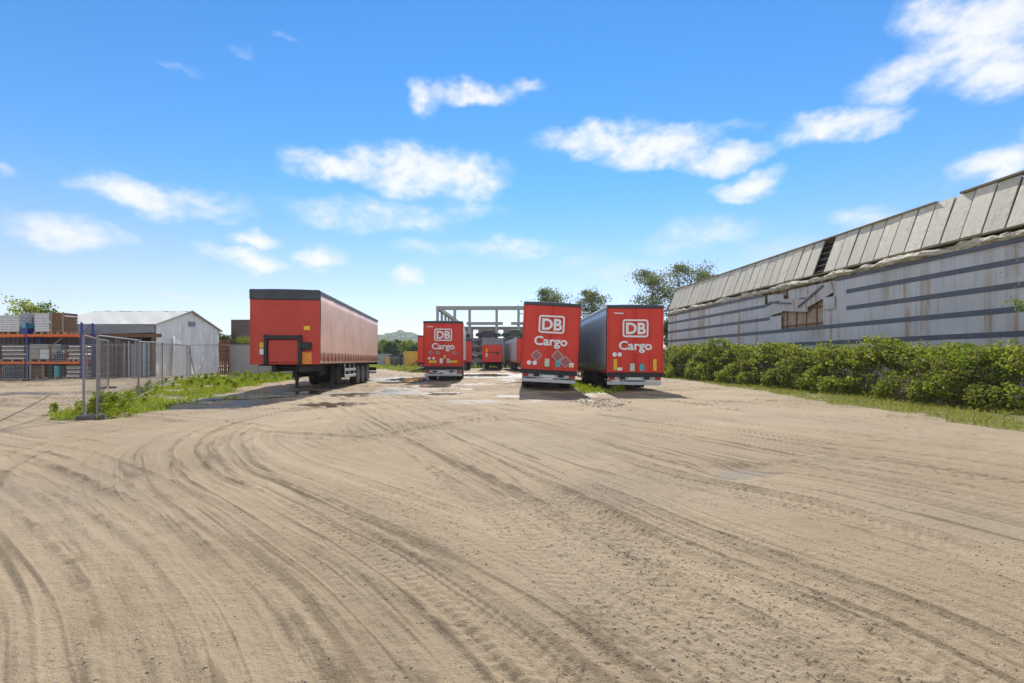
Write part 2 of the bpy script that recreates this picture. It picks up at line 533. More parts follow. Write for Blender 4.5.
def trailer(label, x, y, rz, group, roll=0.0, red='red', curtain=('curtain_grey', 'curtain_grey'), style='plain', front='plain', z=None,
            axles=(3.4, 4.75, 6.1), straps=True, bottom=1.0, lift=0.0, logo_h=(2.80, 1.87)):
    z = gzf(x, y) if z is None else z
    root = thing('semi_trailer', label, 'trailer', (x, y, z), rz, group)
    RM = Matrix.Translation((0, 0, 0.5)) @ Matrix.Rotation(R(roll), 4, 'Y') @ Matrix.Translation((0, 0, -0.5 + lift))
    b0 = bottom
    # chassis
    mb = MB()
    for s in (-1, 1):
        mb.box(s * 0.5 - 0.07, s * 0.5 + 0.07, 0.25, 10.9, 0.62, b0 - 0.003)
        mb.box(s * 0.5 - 0.07, s * 0.5 + 0.07, 10.9, 13.4, 0.84, b0 - 0.003)
    for k in range(11):
        yy = 0.6 + k * 1.22
        mb.box(-0.43, 0.43, yy, yy + 0.08, max(0.72, 0.86 if yy > 10.5 else 0.72), b0 - 0.006)
    for k in range(22):
        yy = 0.3 + k * 0.6
        for s in (-1, 1):
            mb.box(min(s * 0.57, s * 1.2), max(s * 0.57, s * 1.2), yy, yy + 0.05, b0 - 0.09, b0 - 0.004)
    mb.build('chassis', M['black'], root, RM)
    # floor with side raves
    mb = MB().box(-HW, HW, 0.02, L - 0.06, b0, b0 + 0.125)
    mb.build('floor_deck', M['red_dark'] if red != 'red_dull' else M['curtain_pink'], root, RM, bevel=0.012)
    # running gear
    for yy in axles:
        for s in (-1, 1):
            wheel(root, s * 1.04, yy)
        MB().tube((-0.95, yy, 0.52), (0.95, yy, 0.52), 0.07, n=10).build('axle', M['black'], root)
        for s in (-1, 1):
            mb = MB().box(s * 0.5 - 0.05, s * 0.5 + 0.05, yy - 0.15, yy + 0.7, 0.5, 0.58)
            mb.tube((s * 0.5, yy + 0.05, 0.55), (s * 0.5, yy + 0.05, 0.74), 0.13, n=10)
            mb.build('suspension', M['black'], root)
    # landing legs
    for s in (-1, 1):
        yy = L - 3.8
        lg = MB().box(s * 0.78 - 0.075, s * 0.78 + 0.075, yy - 0.075, yy + 0.075, 0.35, b0 - 0.01)
        lg.box(s * 0.78 - 0.055, s * 0.78 + 0.055, yy - 0.055, yy + 0.055, 0.06, 0.36)
        lg.tube((s * 0.78, yy, 0.75), (s * 0.5, yy - 0.6, 0.85), 0.03)
        lo = lg.build('landing_leg', M['black'], root)
        MB().box(s * 0.78 - 0.17, s * 0.78 + 0.17, yy - 0.16, yy + 0.16, 0.0, 0.062).build('leg_foot', M['black'], lo, bevel=0.015)
    MB().tube((-0.72, L - 3.8, 0.62), (0.72, L - 3.8, 0.62), 0.028).build('cross_shaft', M['black'], root)
    # side guards and boxes
    for s in (-1, 1):
        mb = MB()
        for zz in (0.46, 0.76):
            mb.box(min(s * 1.20, s * 1.235), max(s * 1.20, s * 1.235), 6.75, 9.2, zz, zz + 0.13)
        for yy in (6.9, 7.9, 8.95):
            mb.box(min(s * 1.14, s * 1.198), max(s * 1.14, s * 1.198), yy, yy + 0.06, 0.42, b0 - 0.004)
        mb.build('side_guard', M['alu'], root, RM, bevel=0.008)
    mb = MB()
    mb.lathe_x([(-0.17, 0.22), (-0.17, 0.46), (-0.10, 0.50), (0.10, 0.50), (0.17, 0.46), (0.17, 0.22)], (0, 0, 0), 22)
    mb.build('spare_wheel', M['rubber'], root, RM @ Matrix.Translation((-0.75, 9.0, 0.62)))
    MB().box(-1.1, -0.62, 7.6, 8.35, 0.42, 0.9).build('toolbox', M['black'], root, RM, bevel=0.03)
    MB().tube((0.85, 8.0, 0.68), (0.85, 9.6, 0.68), 0.2, n=16).build('air_tank', M['black'], root, RM)
    # curtains
    for s, cm in ((-1, curtain[0]), (1, curtain[1])):
        V, Q = curtain_mesh(s, 31 + int(abs(x * 10)) + s, b0 + 0.13, famp=0.005 if cm == 'curtain_pink' else 0.012)
        V = np.array([tuple(RM @ Vector(p)) for p in V])
        co = fast_mesh('curtain', V, Q, M[cm], root, smooth=True)
        if straps:
            ms = MB()
            ms.box(-0.006, 0.006, -0.024, 0.024, -0.08, 0.34)
            ms.box(-0.012, 0.013, -0.045, 0.045, 0.02, 0.15)
            sm = None
            n = 22
            for k in range(n):
                yy = 0.45 + k * (L - 0.9) / (n - 1)
                p = RM @ Vector((s * (HW + 0.046), yy, b0 + 0.10))
                if sm is None:
                    sm = ms.build('strap', M['red_dark'] if cm != 'curtain_grey' else M['tarp_grey'], co); sm.location = p
                else:
                    share(sm, 'strap', co, p)
                sm.rotation_euler = (0, R(roll), 0)
        MB().box(min(s * (HW - 0.05), s * (HW + 0.035)), max(s * (HW - 0.05), s * (HW + 0.035)), 0.0, L, 3.84, 3.97).build('roof_rail', M['alu'] if red != 'red_dull' else M['navy'], root, RM, bevel=0.015)
    # roof, slightly crowned
    mb = MB()
    mb.prism([(-HW, 3.955), (HW, 3.955), (HW, 3.985), (0.5, 4.02), (-0.5, 4.02), (-HW, 3.985)], lambda p: (p[0], 0.0, p[1]), lambda p: (p[0], L, p[1]))
    mb.build('roof', M['roof_tarp'], root, RM)
    # ---------------- rear
    for s in (-1, 1):
        MB().box(min(s * 1.19, s * 1.27), max(s * 1.19, s * 1.27), -0.03, 0.06, b0 - 0.02, 3.86).build('door_post', M[red], root, RM, bevel=0.012)
    MB().box(-1.28, 1.28, -0.045, 0.09, 3.85, 3.995).build('rear_header', M['navy'], root, RM, bevel=0.015)
    MB().box(-1.27, 1.27, -0.04, 0.1, b0 - 0.16, b0 + 0.03).build('rear_sill', M['black'], root, RM, bevel=0.012)
    doors = []
    for s in (-1, 1):
        mb = MB().box(min(s * 0.006, s * 1.186), max(s * 0.006, s * 1.186), -0.022, 0.035, b0 + 0.04, 3.845)
        d = mb.build('rear_door', M[red], root, RM, bevel=0.008)
        doors.append(d)
        for xx in (0.10, 0.66):
            mr = MB()
            mr.tube((s * xx, -0.036, b0 + 0.02), (s * xx, -0.036, 3.85), 0.011, n=8)
            for zz in (b0 + 0.15, 1.75, 2.45, 3.3):
                mr.box(s * xx - 0.03, s * xx + 0.03, -0.046, -0.02, zz, zz + 0.045)
            mr.build('lock_rod', M[red], d, RM)
        for zz in (b0 + 0.25, 1.9, 2.75, 3.55):
            mh = MB()
            mh.box(min(s * 1.10, s * 1.262), max(s * 1.10, s * 1.262), -0.038, -0.021, zz, zz + 0.05)
            mh.tube((s * 1.235, -0.036, zz - 0.03), (s * 1.235, -0.036, zz + 0.08), 0.016, n=8)
            mh.build('hinge', M[red], d, RM)
    yf = -0.052
    if style in ('right', 'tilted', 'middle', 'far'):
        mb = MB()
        zc, zb = logo_h
        ring_plate(mb, 1.16, 0.80, 0.13, 0.075, 0, zc, yf)
        rear_text(mb, 'DB', 0.70, 0.0, zc - 0.245, yf, 0.022, 1.0)
        mb.build('logo', M['white'], root, RM)
        mb = MB()
        rear_text(mb, 'Cargo', 0.555, 0.0, zb, yf, 0.014, 1.08)
        mb.build('lettering', M['white'], root, RM)
    if style == 'right':
        plate(-0.93, 1.77, 0.20, 0.2, yf, 'sticker', M['white'], root, disc=True, RM=RM)
        plate(-0.70, 1.77, 0.20, 0.2, yf, 'sticker', M['white'], root, disc=True, RM=RM)
        for xx in (-0.90, 0.88):
            plate(xx, 1.32, 0.15, 0.50, yf, 'reflector', M['yellow'], root, RM=RM)
        plate(-0.70, 1.12, 0.22, 0.14, yf, 'sticker', M['white'], root, RM=RM)
        plate(-0.13, 1.20, 0.22, 0.34, yf, 'sticker', M['tag_cream'], root, RM=RM)
        plate(0.30, 1.20, 0.22, 0.34, yf, 'sticker', M['tag_teal'], root, RM=RM, r=0.08)
        plate(-0.75, 3.62, 0.42, 0.05, yf, 'sticker', M['white'], root, RM=RM, rot=-0.03)
    if style == 'tilted':
        for xx, zz, w in ((-0.60, 1.60, 0.36), (0.34, 1.62, 0.38), (0.70, 1.38, 0.38)):
            plate(xx, zz, w, w, yf - (0.006 if xx > 0.5 else 0), 'hazard_placard', M['tag_grey'], root, rot=R(45), RM=RM)
        for xx in (-0.92, -0.66):
            plate(xx, 1.26, 0.20, 0.2, yf, 'sticker', M['white'], root, disc=True, RM=RM)
        plate(-0.11, 1.30, 0.21, 0.36, yf, 'sticker', M['tag_cream'], root, RM=RM)
        plate(0.38, 1.30, 0.22, 0.34, yf, 'sticker', M['tag_teal'], root, RM=RM)
        plate(0.98, 1.24, 0.20, 0.20, yf, 'sticker', M['white'], root, RM=RM)
        plate(0.96, 1.20, 0.10, 0.12, yf - 0.006, 'sticker', M['yellow'], root, RM=RM)
    if style == 'middle':
        for xx, zz in ((-0.80, 1.93), (-0.33, 1.93), (0.72, 1.93)):
            plate(xx, zz, 0.21, 0.21, yf, 'hazard_placard', M['tag_grey'], root, rot=R(45), RM=RM)
        for xx in (-0.90, -0.62):
            plate(xx, 1.56, 0.17, 0.17, yf, 'sticker', M['white'], root, disc=True, RM=RM)
        for xx in (-0.68, 0.66):
            plate(xx, 1.34, 0.50, 0.16, yf, 'reflector', M['yellow'], root, RM=RM)
        plate(-0.12, 1.40, 0.20, 0.32, yf, 'sticker', M['white'], root, RM=RM)
        plate(0.32, 1.40, 0.18, 0.30, yf, 'sticker', M['alu'], root, RM=RM)
        plate(0.09, 1.66, 0.16, 0.22, yf, 'sticker', M['yellow'], root, RM=RM)
        plate(-0.85, 3.62, 0.40, 0.05, yf, 'sticker', M['white'], root, RM=RM)
    # bumper, lamps, flaps
    mb = MB()
    mb.box(-1.22, 1.22, 0.10, 0.22, 0.40, 0.56)
    for s in (-1, 1):
        mb.box(s * 0.5 - 0.04, s * 0.5 + 0.04, 0.12, 0.3, 0.55, b0 - 0.14)
    mb.build('bumper', M['alu'], root, RM, bevel=0.015)
    MB().box(-1.2, 1.2, 0.06, 0.14, 0.60, 0.82).build('lamp_bar', M['alu'] if style in ('right', 'middle', 'tilted') else M['black'], root, RM, bevel=0.01)
    for s in (-1, 1):
        lb = MB().box(min(s * 0.80, s * 1.17), max(s * 0.80, s * 1.17), 0.025, 0.062, 0.63, 0.79).build('taillight', M['lamp_red'], root, RM, bevel=0.012)
        MB().box(min(s * 0.80, s * 0.90), max(s * 0.80, s * 0.90), 0.012, 0.027, 0.64, 0.78).build('reverse_lamp', M['lamp_white'], lb, RM)
        MB().box(min(s * 0.78, s * 1.2), max(s * 0.78, s * 1.2), axles[0] - 0.72, axles[0] - 0.70, 0.16, b0 - 0.15).build('mudflap', M['rubber'], root, RM)
    MB().box(-0.28, 0.28, 0.03, 0.058, 0.64, 0.76).build('number_plate', M['white'], root, RM, bevel=0.006)
    for k in (-0.55, 0.55):
        MB().box(k - 0.13, k + 0.13, 0.035, 0.058, 0.65, 0.76).build('lamp_cover', M['black'], root, RM)
    # ---------------- front
    yq = L
    mb = MB().box(-1.2, 1.2, L - 0.06, L + 0.01, b0 - 0.02, 3.86)
    for k in range(5):
        zz = 2.75 + k * 0.17
        mb.box(-1.1, 1.1, L + 0.008, L + 0.016, zz, zz + 0.03)
    mb.build('front_wall', M[red], root, RM, bevel=0.006)
    for s in (-1, 1):
        MB().box(min(s * 1.195, s * 1.275), max(s * 1.195, s * 1.275), L - 0.08, L + 0.025, b0 - 0.03, 3.9).build('front_post', M[red], root, RM, bevel=0.02)
    MB().box(-1.195, 1.195, L - 0.05, L + 0.02, b0 - 0.03, b0 + 0.04).build('front_sill', M[red], root, RM, bevel=0.01)
    MB().box(-1.29, 1.29, L - 0.14, L + 0.05, 3.60 if front != 'grey' else 3.15, 4.0).build('front_header', M['navy'] if front != 'grey' else M['tarp_grey'], root, RM, bevel=0.03)
    if front in ('full', 'grey'):
        # u runs to the viewer's right, local x is -u
        mb = MB()
        for u in (-0.67, 0.57):
            mb.box(-u - 0.06, -u + 0.06, L + 0.012, L + 0.16, b0 - 0.04, 2.26)
        mb.box(-0.63, 0.73, L + 0.014, L + 0.15, 2.09, 2.24)
        if front == 'full':
            mb.build('equipment_frame', M['black'], root, RM, bevel=0.015)
            MB().box(-0.50, 0.60, L + 0.012, L + 0.06, b0 + 0.06, 2.07).build('equipment_panel', M['red_dull'], root, RM, bevel=0.01)
            MB().box(-0.98, -0.62, L + 0.02, L + 0.13, 1.70, 1.98).build('connector_box', M['black'], root, RM, bevel=0.02)
            MB().box(-0.99, -0.60, L + 0.02, L + 0.05, 1.14, 1.60).build('reflector', M['orange'], root, RM, bevel=0.01)
            fl = lambda u, zz, w, h, nm, mt: MB().box(-u - w / 2, -u + w / 2, L + 0.008, L + 0.022, zz - h / 2, zz + h / 2).build(nm, mt, root, RM)
            fl(-0.83, 1.87, 0.17, 0.20, 'sticker', M['yellow']); fl(-0.83, 1.62, 0.17, 0.22, 'sticker', M['white'])
            fl(0.80, 2.53, 0.22, 0.15, 'sticker', M['yellow'])
            fl(-0.02, 1.92, 0.12, 0.08, 'sticker', M['alu'])
        else:
            plate_ = lambda u, zz, w, h, nm, mt: MB().box(-u - w / 2, -u + w / 2, L + 0.008, L + 0.022, zz - h / 2, zz + h / 2).build(nm, mt, root, RM)
            plate_(-0.70, 2.45, 0.18, 0.42, 'sticker', M['yellow']); plate_(-0.70, 1.85, 0.18, 0.5, 'sticker', M['white'])
            plate_(0.0, 2.2, 0.75, 0.12, 'connector_box', M['black']); plate_(0.7, 2.1, 0.4, 0.3, 'connector_box', M['black'])
    # coupling plate with king pin
    mb = MB().box(-0.55, 0.55, 11.2, 13.3, b0 - 0.17, b0 - 0.155)
    mb.tube((0, 12.4, b0 - 0.16), (0, 12.4, b0 - 0.28), 0.045, n=10)
    mb.build('coupling_plate', M['black'], root, RM)
    return root


GT = 'red curtain side trailers parked on the yard'
# nearest, nose towards us
dx, dy = -0.117, 0.9931
fx, fy = -7.42 - 1.275 * dy, 18.3 + 1.275 * dx
trailer('faded red trailer standing on its legs, nose and bleached pink side to the yard', fx + dx * 13.6, fy + dy * 13.6, math.atan2(-dy, -dx) - PI / 2,
        GT, red='red_dull', curtain=('curtain_pink', 'curtain_pink'), style='plain', front='full', axles=(3.4, 4.75, 6.1), bottom=1.16, z=0.10)
trailer('upright red trailer with grey side and two yellow door strips, next to the bramble hedge', 5.52, 21.3, R(0.6),
        GT, style='right', roll=0.4, bottom=0.93, lift=-0.13, logo_h=(2.95, 1.99))
trailer('bright red trailer leaning to its right, with tilted diamond placards on its doors', 1.64, 21.3, R(-2.0),
        GT, style='tilted', roll=3.2, bottom=0.93, lift=-0.02, logo_h=(3.02, 2.08))
trailer('smaller looking red trailer with orange yellow strips along the foot of its lettered doors', -4.50, 31.0, R(4.8),
        GT, style='middle', curtain=('curtain_grey', 'curtain_pale'), lift=-0.05, logo_h=(3.10, 2.16))
trailer('red trailer of which only a sliver shows, left of the smaller lettered trailer', -9.05, 52.0, R(5.0),
        GT, style='plain', curtain=('curtain_grey', 'curtain_pale'), straps=False)
trailer('red trailer half hidden behind the right side of the smaller lettered trailer', -7.78, 74.5, PI + R(5.7),
        GT, style='plain', front='plain', curtain=('curtain_grey', 'curtain_grey'), straps=False)
trailer('distant red trailer with a grey band over its nose, middle of the back row', -2.65, 74.0, PI + R(0.5),
        GT, style='plain', front='grey', straps=False)
trailer('distant trailer with a pale pinkish curtain, peeping out left of the leaning trailer', 1.85, 55.0, R(7.0),
        GT, style='plain', curtain=('curtain_pale', 'curtain_pale'), straps=False)
# ------------------------------------------------------------------ grey industrial hall on the right
HX, HY, HROT = 15.1, 45.9, math.atan2(-0.9951, 0.0985)
HL = 38.0
hall = thing('industrial_hall', 'long dilapidated grey hall with dark bands, rust stains and a slanted panelled roof', 'hall', (HX, HY, 0), HROT)


def hall_sheet(name, col, rough=0.45):
    """pale profiled sheet with vertical rust runs"""
    m, t, out = new_mat(name)
    p = t.n('ShaderNodeBsdfPrincipled')
    oc = t.n('ShaderNodeTexCoord').outputs['Object']
    a = t.noise(t.mapping(oc, (0.5, 0.5, 0.5)), 1.0, 5)
    c = t.mix(t.ramp(a, 0.3, 0.7), c4([u * 0.90 for u in col]), c4([u * 1.1 for u in col]))
    # sheets of slightly different age
    wv = t.n('ShaderNodeTexWhiteNoise', noise_dimensions='1D')
    sep = t.n('ShaderNodeSeparateXYZ'); t.l(oc, sep.inputs[0])
    t.l(t.math('FLOOR', t.math('MULTIPLY', sep.outputs[0], 0.55)), wv.inputs['W'])
    c = t.mix(t.math('MULTIPLY', wv.outputs['Value'], 0.14), c, c4((0.30, 0.29, 0.28)))
    run = t.noise(t.mapping(oc, (1.9, 1.0, 0.10)), 1.0, 6, 0.65)
    patch = t.noise(t.mapping(oc, (0.22, 0.2, 0.25), (3, 0, 1)), 1.0, 4)
    f = t.math('MULTIPLY', t.ramp(run, 0.49, 0.64), t.ramp(patch, 0.37, 0.55), clamp=True)
    c = t.mix(t.math('MULTIPLY', f, 0.85), c, c4((0.33, 0.185, 0.06)))
    fine = t.noise(t.mapping(oc, (9, 2, 0.25)), 1.0, 5, 0.6)
    c = t.mix(t.math('MULTIPLY', t.ramp(fine, 0.50, 0.70), 0.50), c, c4((0.26, 0.22, 0.18)))
    t.l(c, p.inputs['Base Color']); p.inputs['Roughness'].default_value = rough
    t.l(p.outputs[0], out.inputs[0])
    return m


M['hall_wall'] = hall_sheet('pale hall sheeting', (0.50, 0.485, 0.485))
M['hall_roof'] = paint('hall roof panels', (0.59, 0.53, 0.41), 0.6, dirt=0.75, dirtcol=(0.30, 0.24, 0.14), scale=0.9, streak=0.6, var=0.14, each=0.5)
M['hall_band'] = paint('dark hall band', (0.085, 0.09, 0.11), 0.45, dirt=0.4, dirtcol=(0.16, 0.14, 0.13), scale=1.5)
M['hall_moss'] = paint('mossy ridge boards', (0.27, 0.22, 0.12), 0.9, dirt=0.6, dirtcol=(0.25, 0.21, 0.13), scale=3, bump=0.4)
M['insul'] = paint('torn insulation', (0.50, 0.46, 0.37), 0.85, dirt=0.85, dirtcol=(0.38, 0.24, 0.06), scale=0.7, bump=0.8, bscale=6)
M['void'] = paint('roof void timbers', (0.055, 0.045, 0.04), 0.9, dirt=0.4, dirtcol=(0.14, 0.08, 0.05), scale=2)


def corr(mb, x0, x1, z0, z1, y=0.0, step=0.34, amp=0.006):
    """trapezoid profiled sheet, closed at the back"""
    n = max(2, int((x1 - x0) / step * 2))
    xs = [x0 + (x1 - x0) * k / n for k in range(n + 1)]
    pts = [(xx, y - (amp if (k // 1) % 2 == 0 else 0.0)) for k, xx in enumerate(xs)]
    poly = pts + [(x1, y + 0.05), (x0, y + 0.05)]
    nn = len(poly)
    vs = [(p[0], p[1], z0) for p in poly] + [(p[0], p[1], z1) for p in poly]
    fs = [tuple(range(nn - 1, -1, -1)), tuple(range(nn, 2 * nn))] + [(k, (k + 1) % nn, nn + (k + 1) % nn, nn + k) for k in range(nn)]
    mb.add(vs, fs)


bands = [1.39, 2.25, 3.12, 3.98, 4.84]
rows = [(0.02, 1.39), (1.56, 2.25), (2.42, 3.12), (3.29, 3.98), (4.15, 4.84), (5.01, 5.62)]
for k, (z0, z1) in enumerate(rows):
    segs = [(0.0, HL)]
    if k == 3: segs = [(0.0, 16.5), (20.0, HL)]
    if k == 4: segs = [(0.0, 15.6), (20.7, HL)]
    if k == 5: segs = [(0.0, 14.9), (17.2, HL)]
    for (a, b) in segs:
        xs = [a]
        while xs[-1] < b - 0.1: xs.append(min(b, xs[-1] + 6.0 + random.uniform(-.4, .4)))
        for a2, b2 in zip(xs[:-1], xs[1:]):
            mb = MB(); corr(mb, a2 + 0.006, b2 - 0.006, z0, z1, y=random.uniform(-0.004, 0.006))
            mb.build('wall_sheet', M['hall_wall'], hall)
# dark bands, interrupted where the wall is torn
bsegs = {0: [(0, HL)], 1: [(0, HL)], 2: [(0, HL)], 3: [(0, 15.4), (21.6, HL)], 4: [(0, 15.2), (21.6, HL)]}
for k, z in enumerate(bands):
    for (a, b) in bsegs[k]:
        MB().box(a, b, -0.016, 0.09, z - 0.02, z + 0.19).build('dark_band', M['hall_band'], hall)
for (a, b, z) in ((15.42, 16.5, bands[3]), (20.02, 21.58, bands[3]), (20.75, 21.58, bands[4])):
    mb = MB(); corr(mb, a, b, z - 0.02, z + 0.19); mb.build('wall_sheet', M['hall_wall'], hall)
MB().box(0, 14.8, -0.075, 0.1, 5.58, 5.735).build('wall_cap', M['hall_band'], hall)
MB().box(20.9, HL, -0.075, 0.1, 5.58, 5.735).build('wall_cap', M['hall_band'], hall)
# sheets that came loose round the hole
for (xc, zc, w, h, rot, tilt) in ((16.0, 4.62, 1.3, 0.66, R(-6), R(5)), (17.75, 4.66, 2.3, 0.74, R(7), R(7)), (19.75, 5.02, 2.0, 0.66, R(-17), R(5)), (20.5, 4.46, 0.8, 0.66, R(2), R(3)), (16.1, 5.30, 1.5, 0.42, R(4), R(6))):
    mb = MB(); corr(mb, -w / 2, w / 2, -h / 2, h / 2)
    MM = Matrix.Translation((xc, -0.09, zc)) @ Matrix.Rotation(rot, 4, 'Y') @ Matrix.Rotation(tilt, 4, 'X')
    mb.build('loose_sheet', M['hall_wall'], hall, MM)
mb = MB().box(-1.1, 1.1, -0.02, 0.03, -0.05, 0.05)
mb.build('bent_band', M['hall_band'], hall, Matrix.Translation((19.2, -0.16, 4.98)) @ Matrix.Rotation(R(-26), 4, 'Y'))
MB().box(-0.9, 0.9, -0.02, 0.03, -0.04, 0.04).build('bent_band', M['hall_band'], hall, Matrix.Translation((16.7, -0.16, 4.92)) @ Matrix.Rotation(R(8), 4, 'Y'))
# exposed inner wall and its rusty studs
M['inner'] = paint('stained inner wall', (0.42, 0.35, 0.25), 0.85, dirt=0.9, dirtcol=(0.26, 0.10, 0.03), scale=0.9, streak=0.7, bump=0.3)
MB().box(0.02, HL, 0.20, 0.42, 0.0, 6.05).build('inner_wall', M['inner'], hall)
mb = MB()
for k in range(9):
    mb.box(15.2 + k * 0.82, 15.24 + k * 0.82, 0.14, 0.197, 1.4, 5.9)
for z in (3.45, 4.35, 5.3):
    mb.box(14.2, 22.2, 0.10, 0.138, z, z + 0.07)
mb.build('rusty_studs', M['rust'], hall)
# far end and the mass behind
MB().box(0.0, 0.3, 0.06, 16.0, 0.0, 6.0).build('end_wall', M['hall_wall'], hall)
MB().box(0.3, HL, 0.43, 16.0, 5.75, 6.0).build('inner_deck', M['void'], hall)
# torn insulation along the ledge
nx, nr = 560, 8
xs = np.linspace(0.0, HL, nx)
V = []
top = np.minimum(6.13, 6.06 + 0.45 * (fbm(xs * 0.9, xs * 0, 3, 3) - 0.5))
bulge = 0.02 + 0.34 * np.clip(fbm(xs * 0.55, xs * 0 + 3.3, 3, 9) - 0.32, 0, 1) * 2
bot = 5.735 + 0.0 * xs
for j in range(nr):
    t = j / (nr - 1)
    zz = bot + (top - bot) * t + 0.16 * (fbm(xs * 3.2, xs * 0 + j * 1.3, 4, 5, 0.65) - 0.5)
    yy = 0.03 - bulge * math.sin(PI * (0.12 + 0.8 * t)) - 0.34 * (fbm(xs * 3.1, xs * 0 + j * 1.3, 5, 21, 0.65) - 0.5)
    V.append(np.stack([xs, yy, zz], 1))
V.append(np.stack([xs, xs * 0 + 0.28, top], 1)); V.append(np.stack([xs, xs * 0 + 0.30, bot], 1))
V = np.concatenate(V); nj = nr + 2
a = np.arange(nx - 1)
Q = np.concatenate([np.stack([j * nx + a, j * nx + a + 1, ((j + 1) % nj) * nx + a + 1, ((j + 1) % nj) * nx + a], 1) for j in range(nj)])
fast_mesh('torn_insulation', V, Q, M['insul'], hall)
MB().box(0, HL, -0.02, 0.30, 6.14, 6.20).build('eaves_rail', M['hall_moss'], hall)
# slanted roof face in separate panels
PZ0, PZ1, PY0, PY1 = 6.22, 8.2, 0.02, 0.78
slen = math.hypot(PZ1 - PZ0, PY1 - PY0); sang = math.atan2(PY1 - PY0, PZ1 - PZ0)
PW = 0.80
pm = MB().box(0.035, PW - 0.035, -0.03, 0.02, 0, slen)
pmo = None
npan = int(HL / PW)
gap = int(19.6 / PW)
for k in range(npan):
    if k == gap: continue
    loc = (k * PW, PY0 + random.uniform(-0.008, 0.008), PZ0 + random.uniform(-0.03, 0.01))
    rot = (-sang + random.uniform(-0.008, 0.008), random.uniform(-0.006, 0.006), random.uniform(-0.01, 0.01))
    if k == gap - 1: rot = (rot[0], 0.015, 0.0)
    if pmo is None:
        pmo = pm.build('roof_panel', M['hall_roof'], hall); pmo.location = loc; pmo.rotation_euler = rot
    else:
        share(pmo, 'roof_panel', hall, loc, rot)
SM = Matrix.Translation((0, PY0, PZ0)) @ Matrix.Rotation(-sang, 4, 'X')
mb = MB()
for k in range(6):
    z = 0.1 + k * (slen - 0.25) / 5
    mb.box(0, HL, 0.03, 0.10, z, z + 0.06)
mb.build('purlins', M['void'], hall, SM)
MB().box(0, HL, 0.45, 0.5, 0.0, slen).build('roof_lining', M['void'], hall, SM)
for (a, b) in ((0, 25.6), (26.6, 29.0), (29.02, HL)):
    MB().box(a, b, PY1 - 0.09, PY1 + 0.25, PZ1 - 0.02 + (0.05 if a > 26 else 0), PZ1 + 0.07 + (0.05 if a > 26 else 0)).build('ridge_board', M['hall_moss'], hall, bevel=0.01)
MB().box(0.0, HL, PY1 + 0.2, 15.9, PZ1 - 0.2, PZ1 - 0.05).build('flat_roof', M['hall_moss'], hall)
MB().box(-0.07, -0.003, -0.06, 0.10, -0.1, slen + 0.02).build('verge_trim', M['navy'], hall, SM)
MB().box(-0.05, 0.28, PY1 + 0.25, 16.0, 6.0, PZ1 - 0.22).build('gable_wall', M['hall_wall'], hall)

# ------------------------------------------------------------------ concrete skeleton and brick wall beyond
fr = thing('concrete_frame', 'roofless frame of tall concrete columns and beams rising behind the back row of trailers', 'ruin', (0, 0, 0))
bm_ = MB().box(atx(436, 90), atx(526, 90), 90, 90.7, 10.95, 11.65)
bm_.build('beam', M['concrete_far'], fr)
for (a, b) in ((466.5, 503), (511, 526)):
    MB().box(atx(a, 90), atx(b, 90), 89.9, 90.8, 8.1, 8.62).build('beam', M['concrete_far'], fr)
MB().box(atx(436, 90), atx(436, 90) + 0.6, 90.7, 134, 10.95, 11.65).build('beam', M['concrete_far'], fr)
for px in (437.3, 454.6, 469.5, 496.6, 518.5):
    x = atx(px, 90)
    MB().box(x - 0.24, x + 0.24, 90.05, 90.6, 0.1, 10.947).build('column', M['concrete_far'], fr)
for k in range(1, 9):
    MB().box(atx(436, 90) + 0.05, atx(436, 90) + 0.5, 90.2 + k * 5.2, 90.7 + k * 5.2, 0.1, 10.947).build('column', M['concrete_far'], fr)
bw = thing('brick_wall', 'reddish brown brick wall with square openings behind the concrete frame', 'wall', (0, 0, 0))
M['brick'] = None
m, t, out = new_mat('red brown brick')
p = t.n('ShaderNodeBsdfPrincipled'); oc = t.n('ShaderNodeTexCoord').outputs['Object']
bk = t.n('ShaderNodeTexBrick'); t.l(t.mapping(oc, (1, 1, 1), rot=(R(90), 0, 0)), bk.inputs['Vector'])
bk.inputs['Color1'].default_value = c4((0.17, 0.10, 0.085)); bk.inputs['Color2'].default_value = c4((0.22, 0.15, 0.12)); bk.inputs['Mortar'].default_value = c4((0.25, 0.22, 0.20))
bk.inputs['Scale'].default_value = 3.0
t.l(t.mix(t.math('MULTIPLY', t.noise(oc, 0.5, 5), 0.6), bk.outputs[0], c4((0.2, 0.17, 0.16))), p.inputs['Base Color']); p.inputs['Roughness'].default_value = 0.9
t.l(p.outputs[0], out.inputs[0]); M['brick'] = m
YB = 112.0
zt, zo = 9.1, 6.6
xe = [atx(461, YB), atx(473.2, YB), atx(478.2, YB), atx(498.3, YB), atx(503.3, YB), atx(530, YB)]
mb = MB()
for i in (0, 2, 4): mb.box(xe[i], xe[i + 1], YB, YB + 0.4, 0.0, zt)
for i in (1, 3): mb.box(xe[i], xe[i + 1], YB, YB + 0.4, 0.0, zo); mb.box(xe[i], xe[i + 1], YB, YB + 0.4, 8.55, zt)
mb.build('wall', M['brick'], bw)
MB().box(xe[0] - 0.1, xe[5] + 0.1, YB - 0.08, YB + 0.48, zt, zt + 0.2).build('coping', M['concrete_far'], bw)

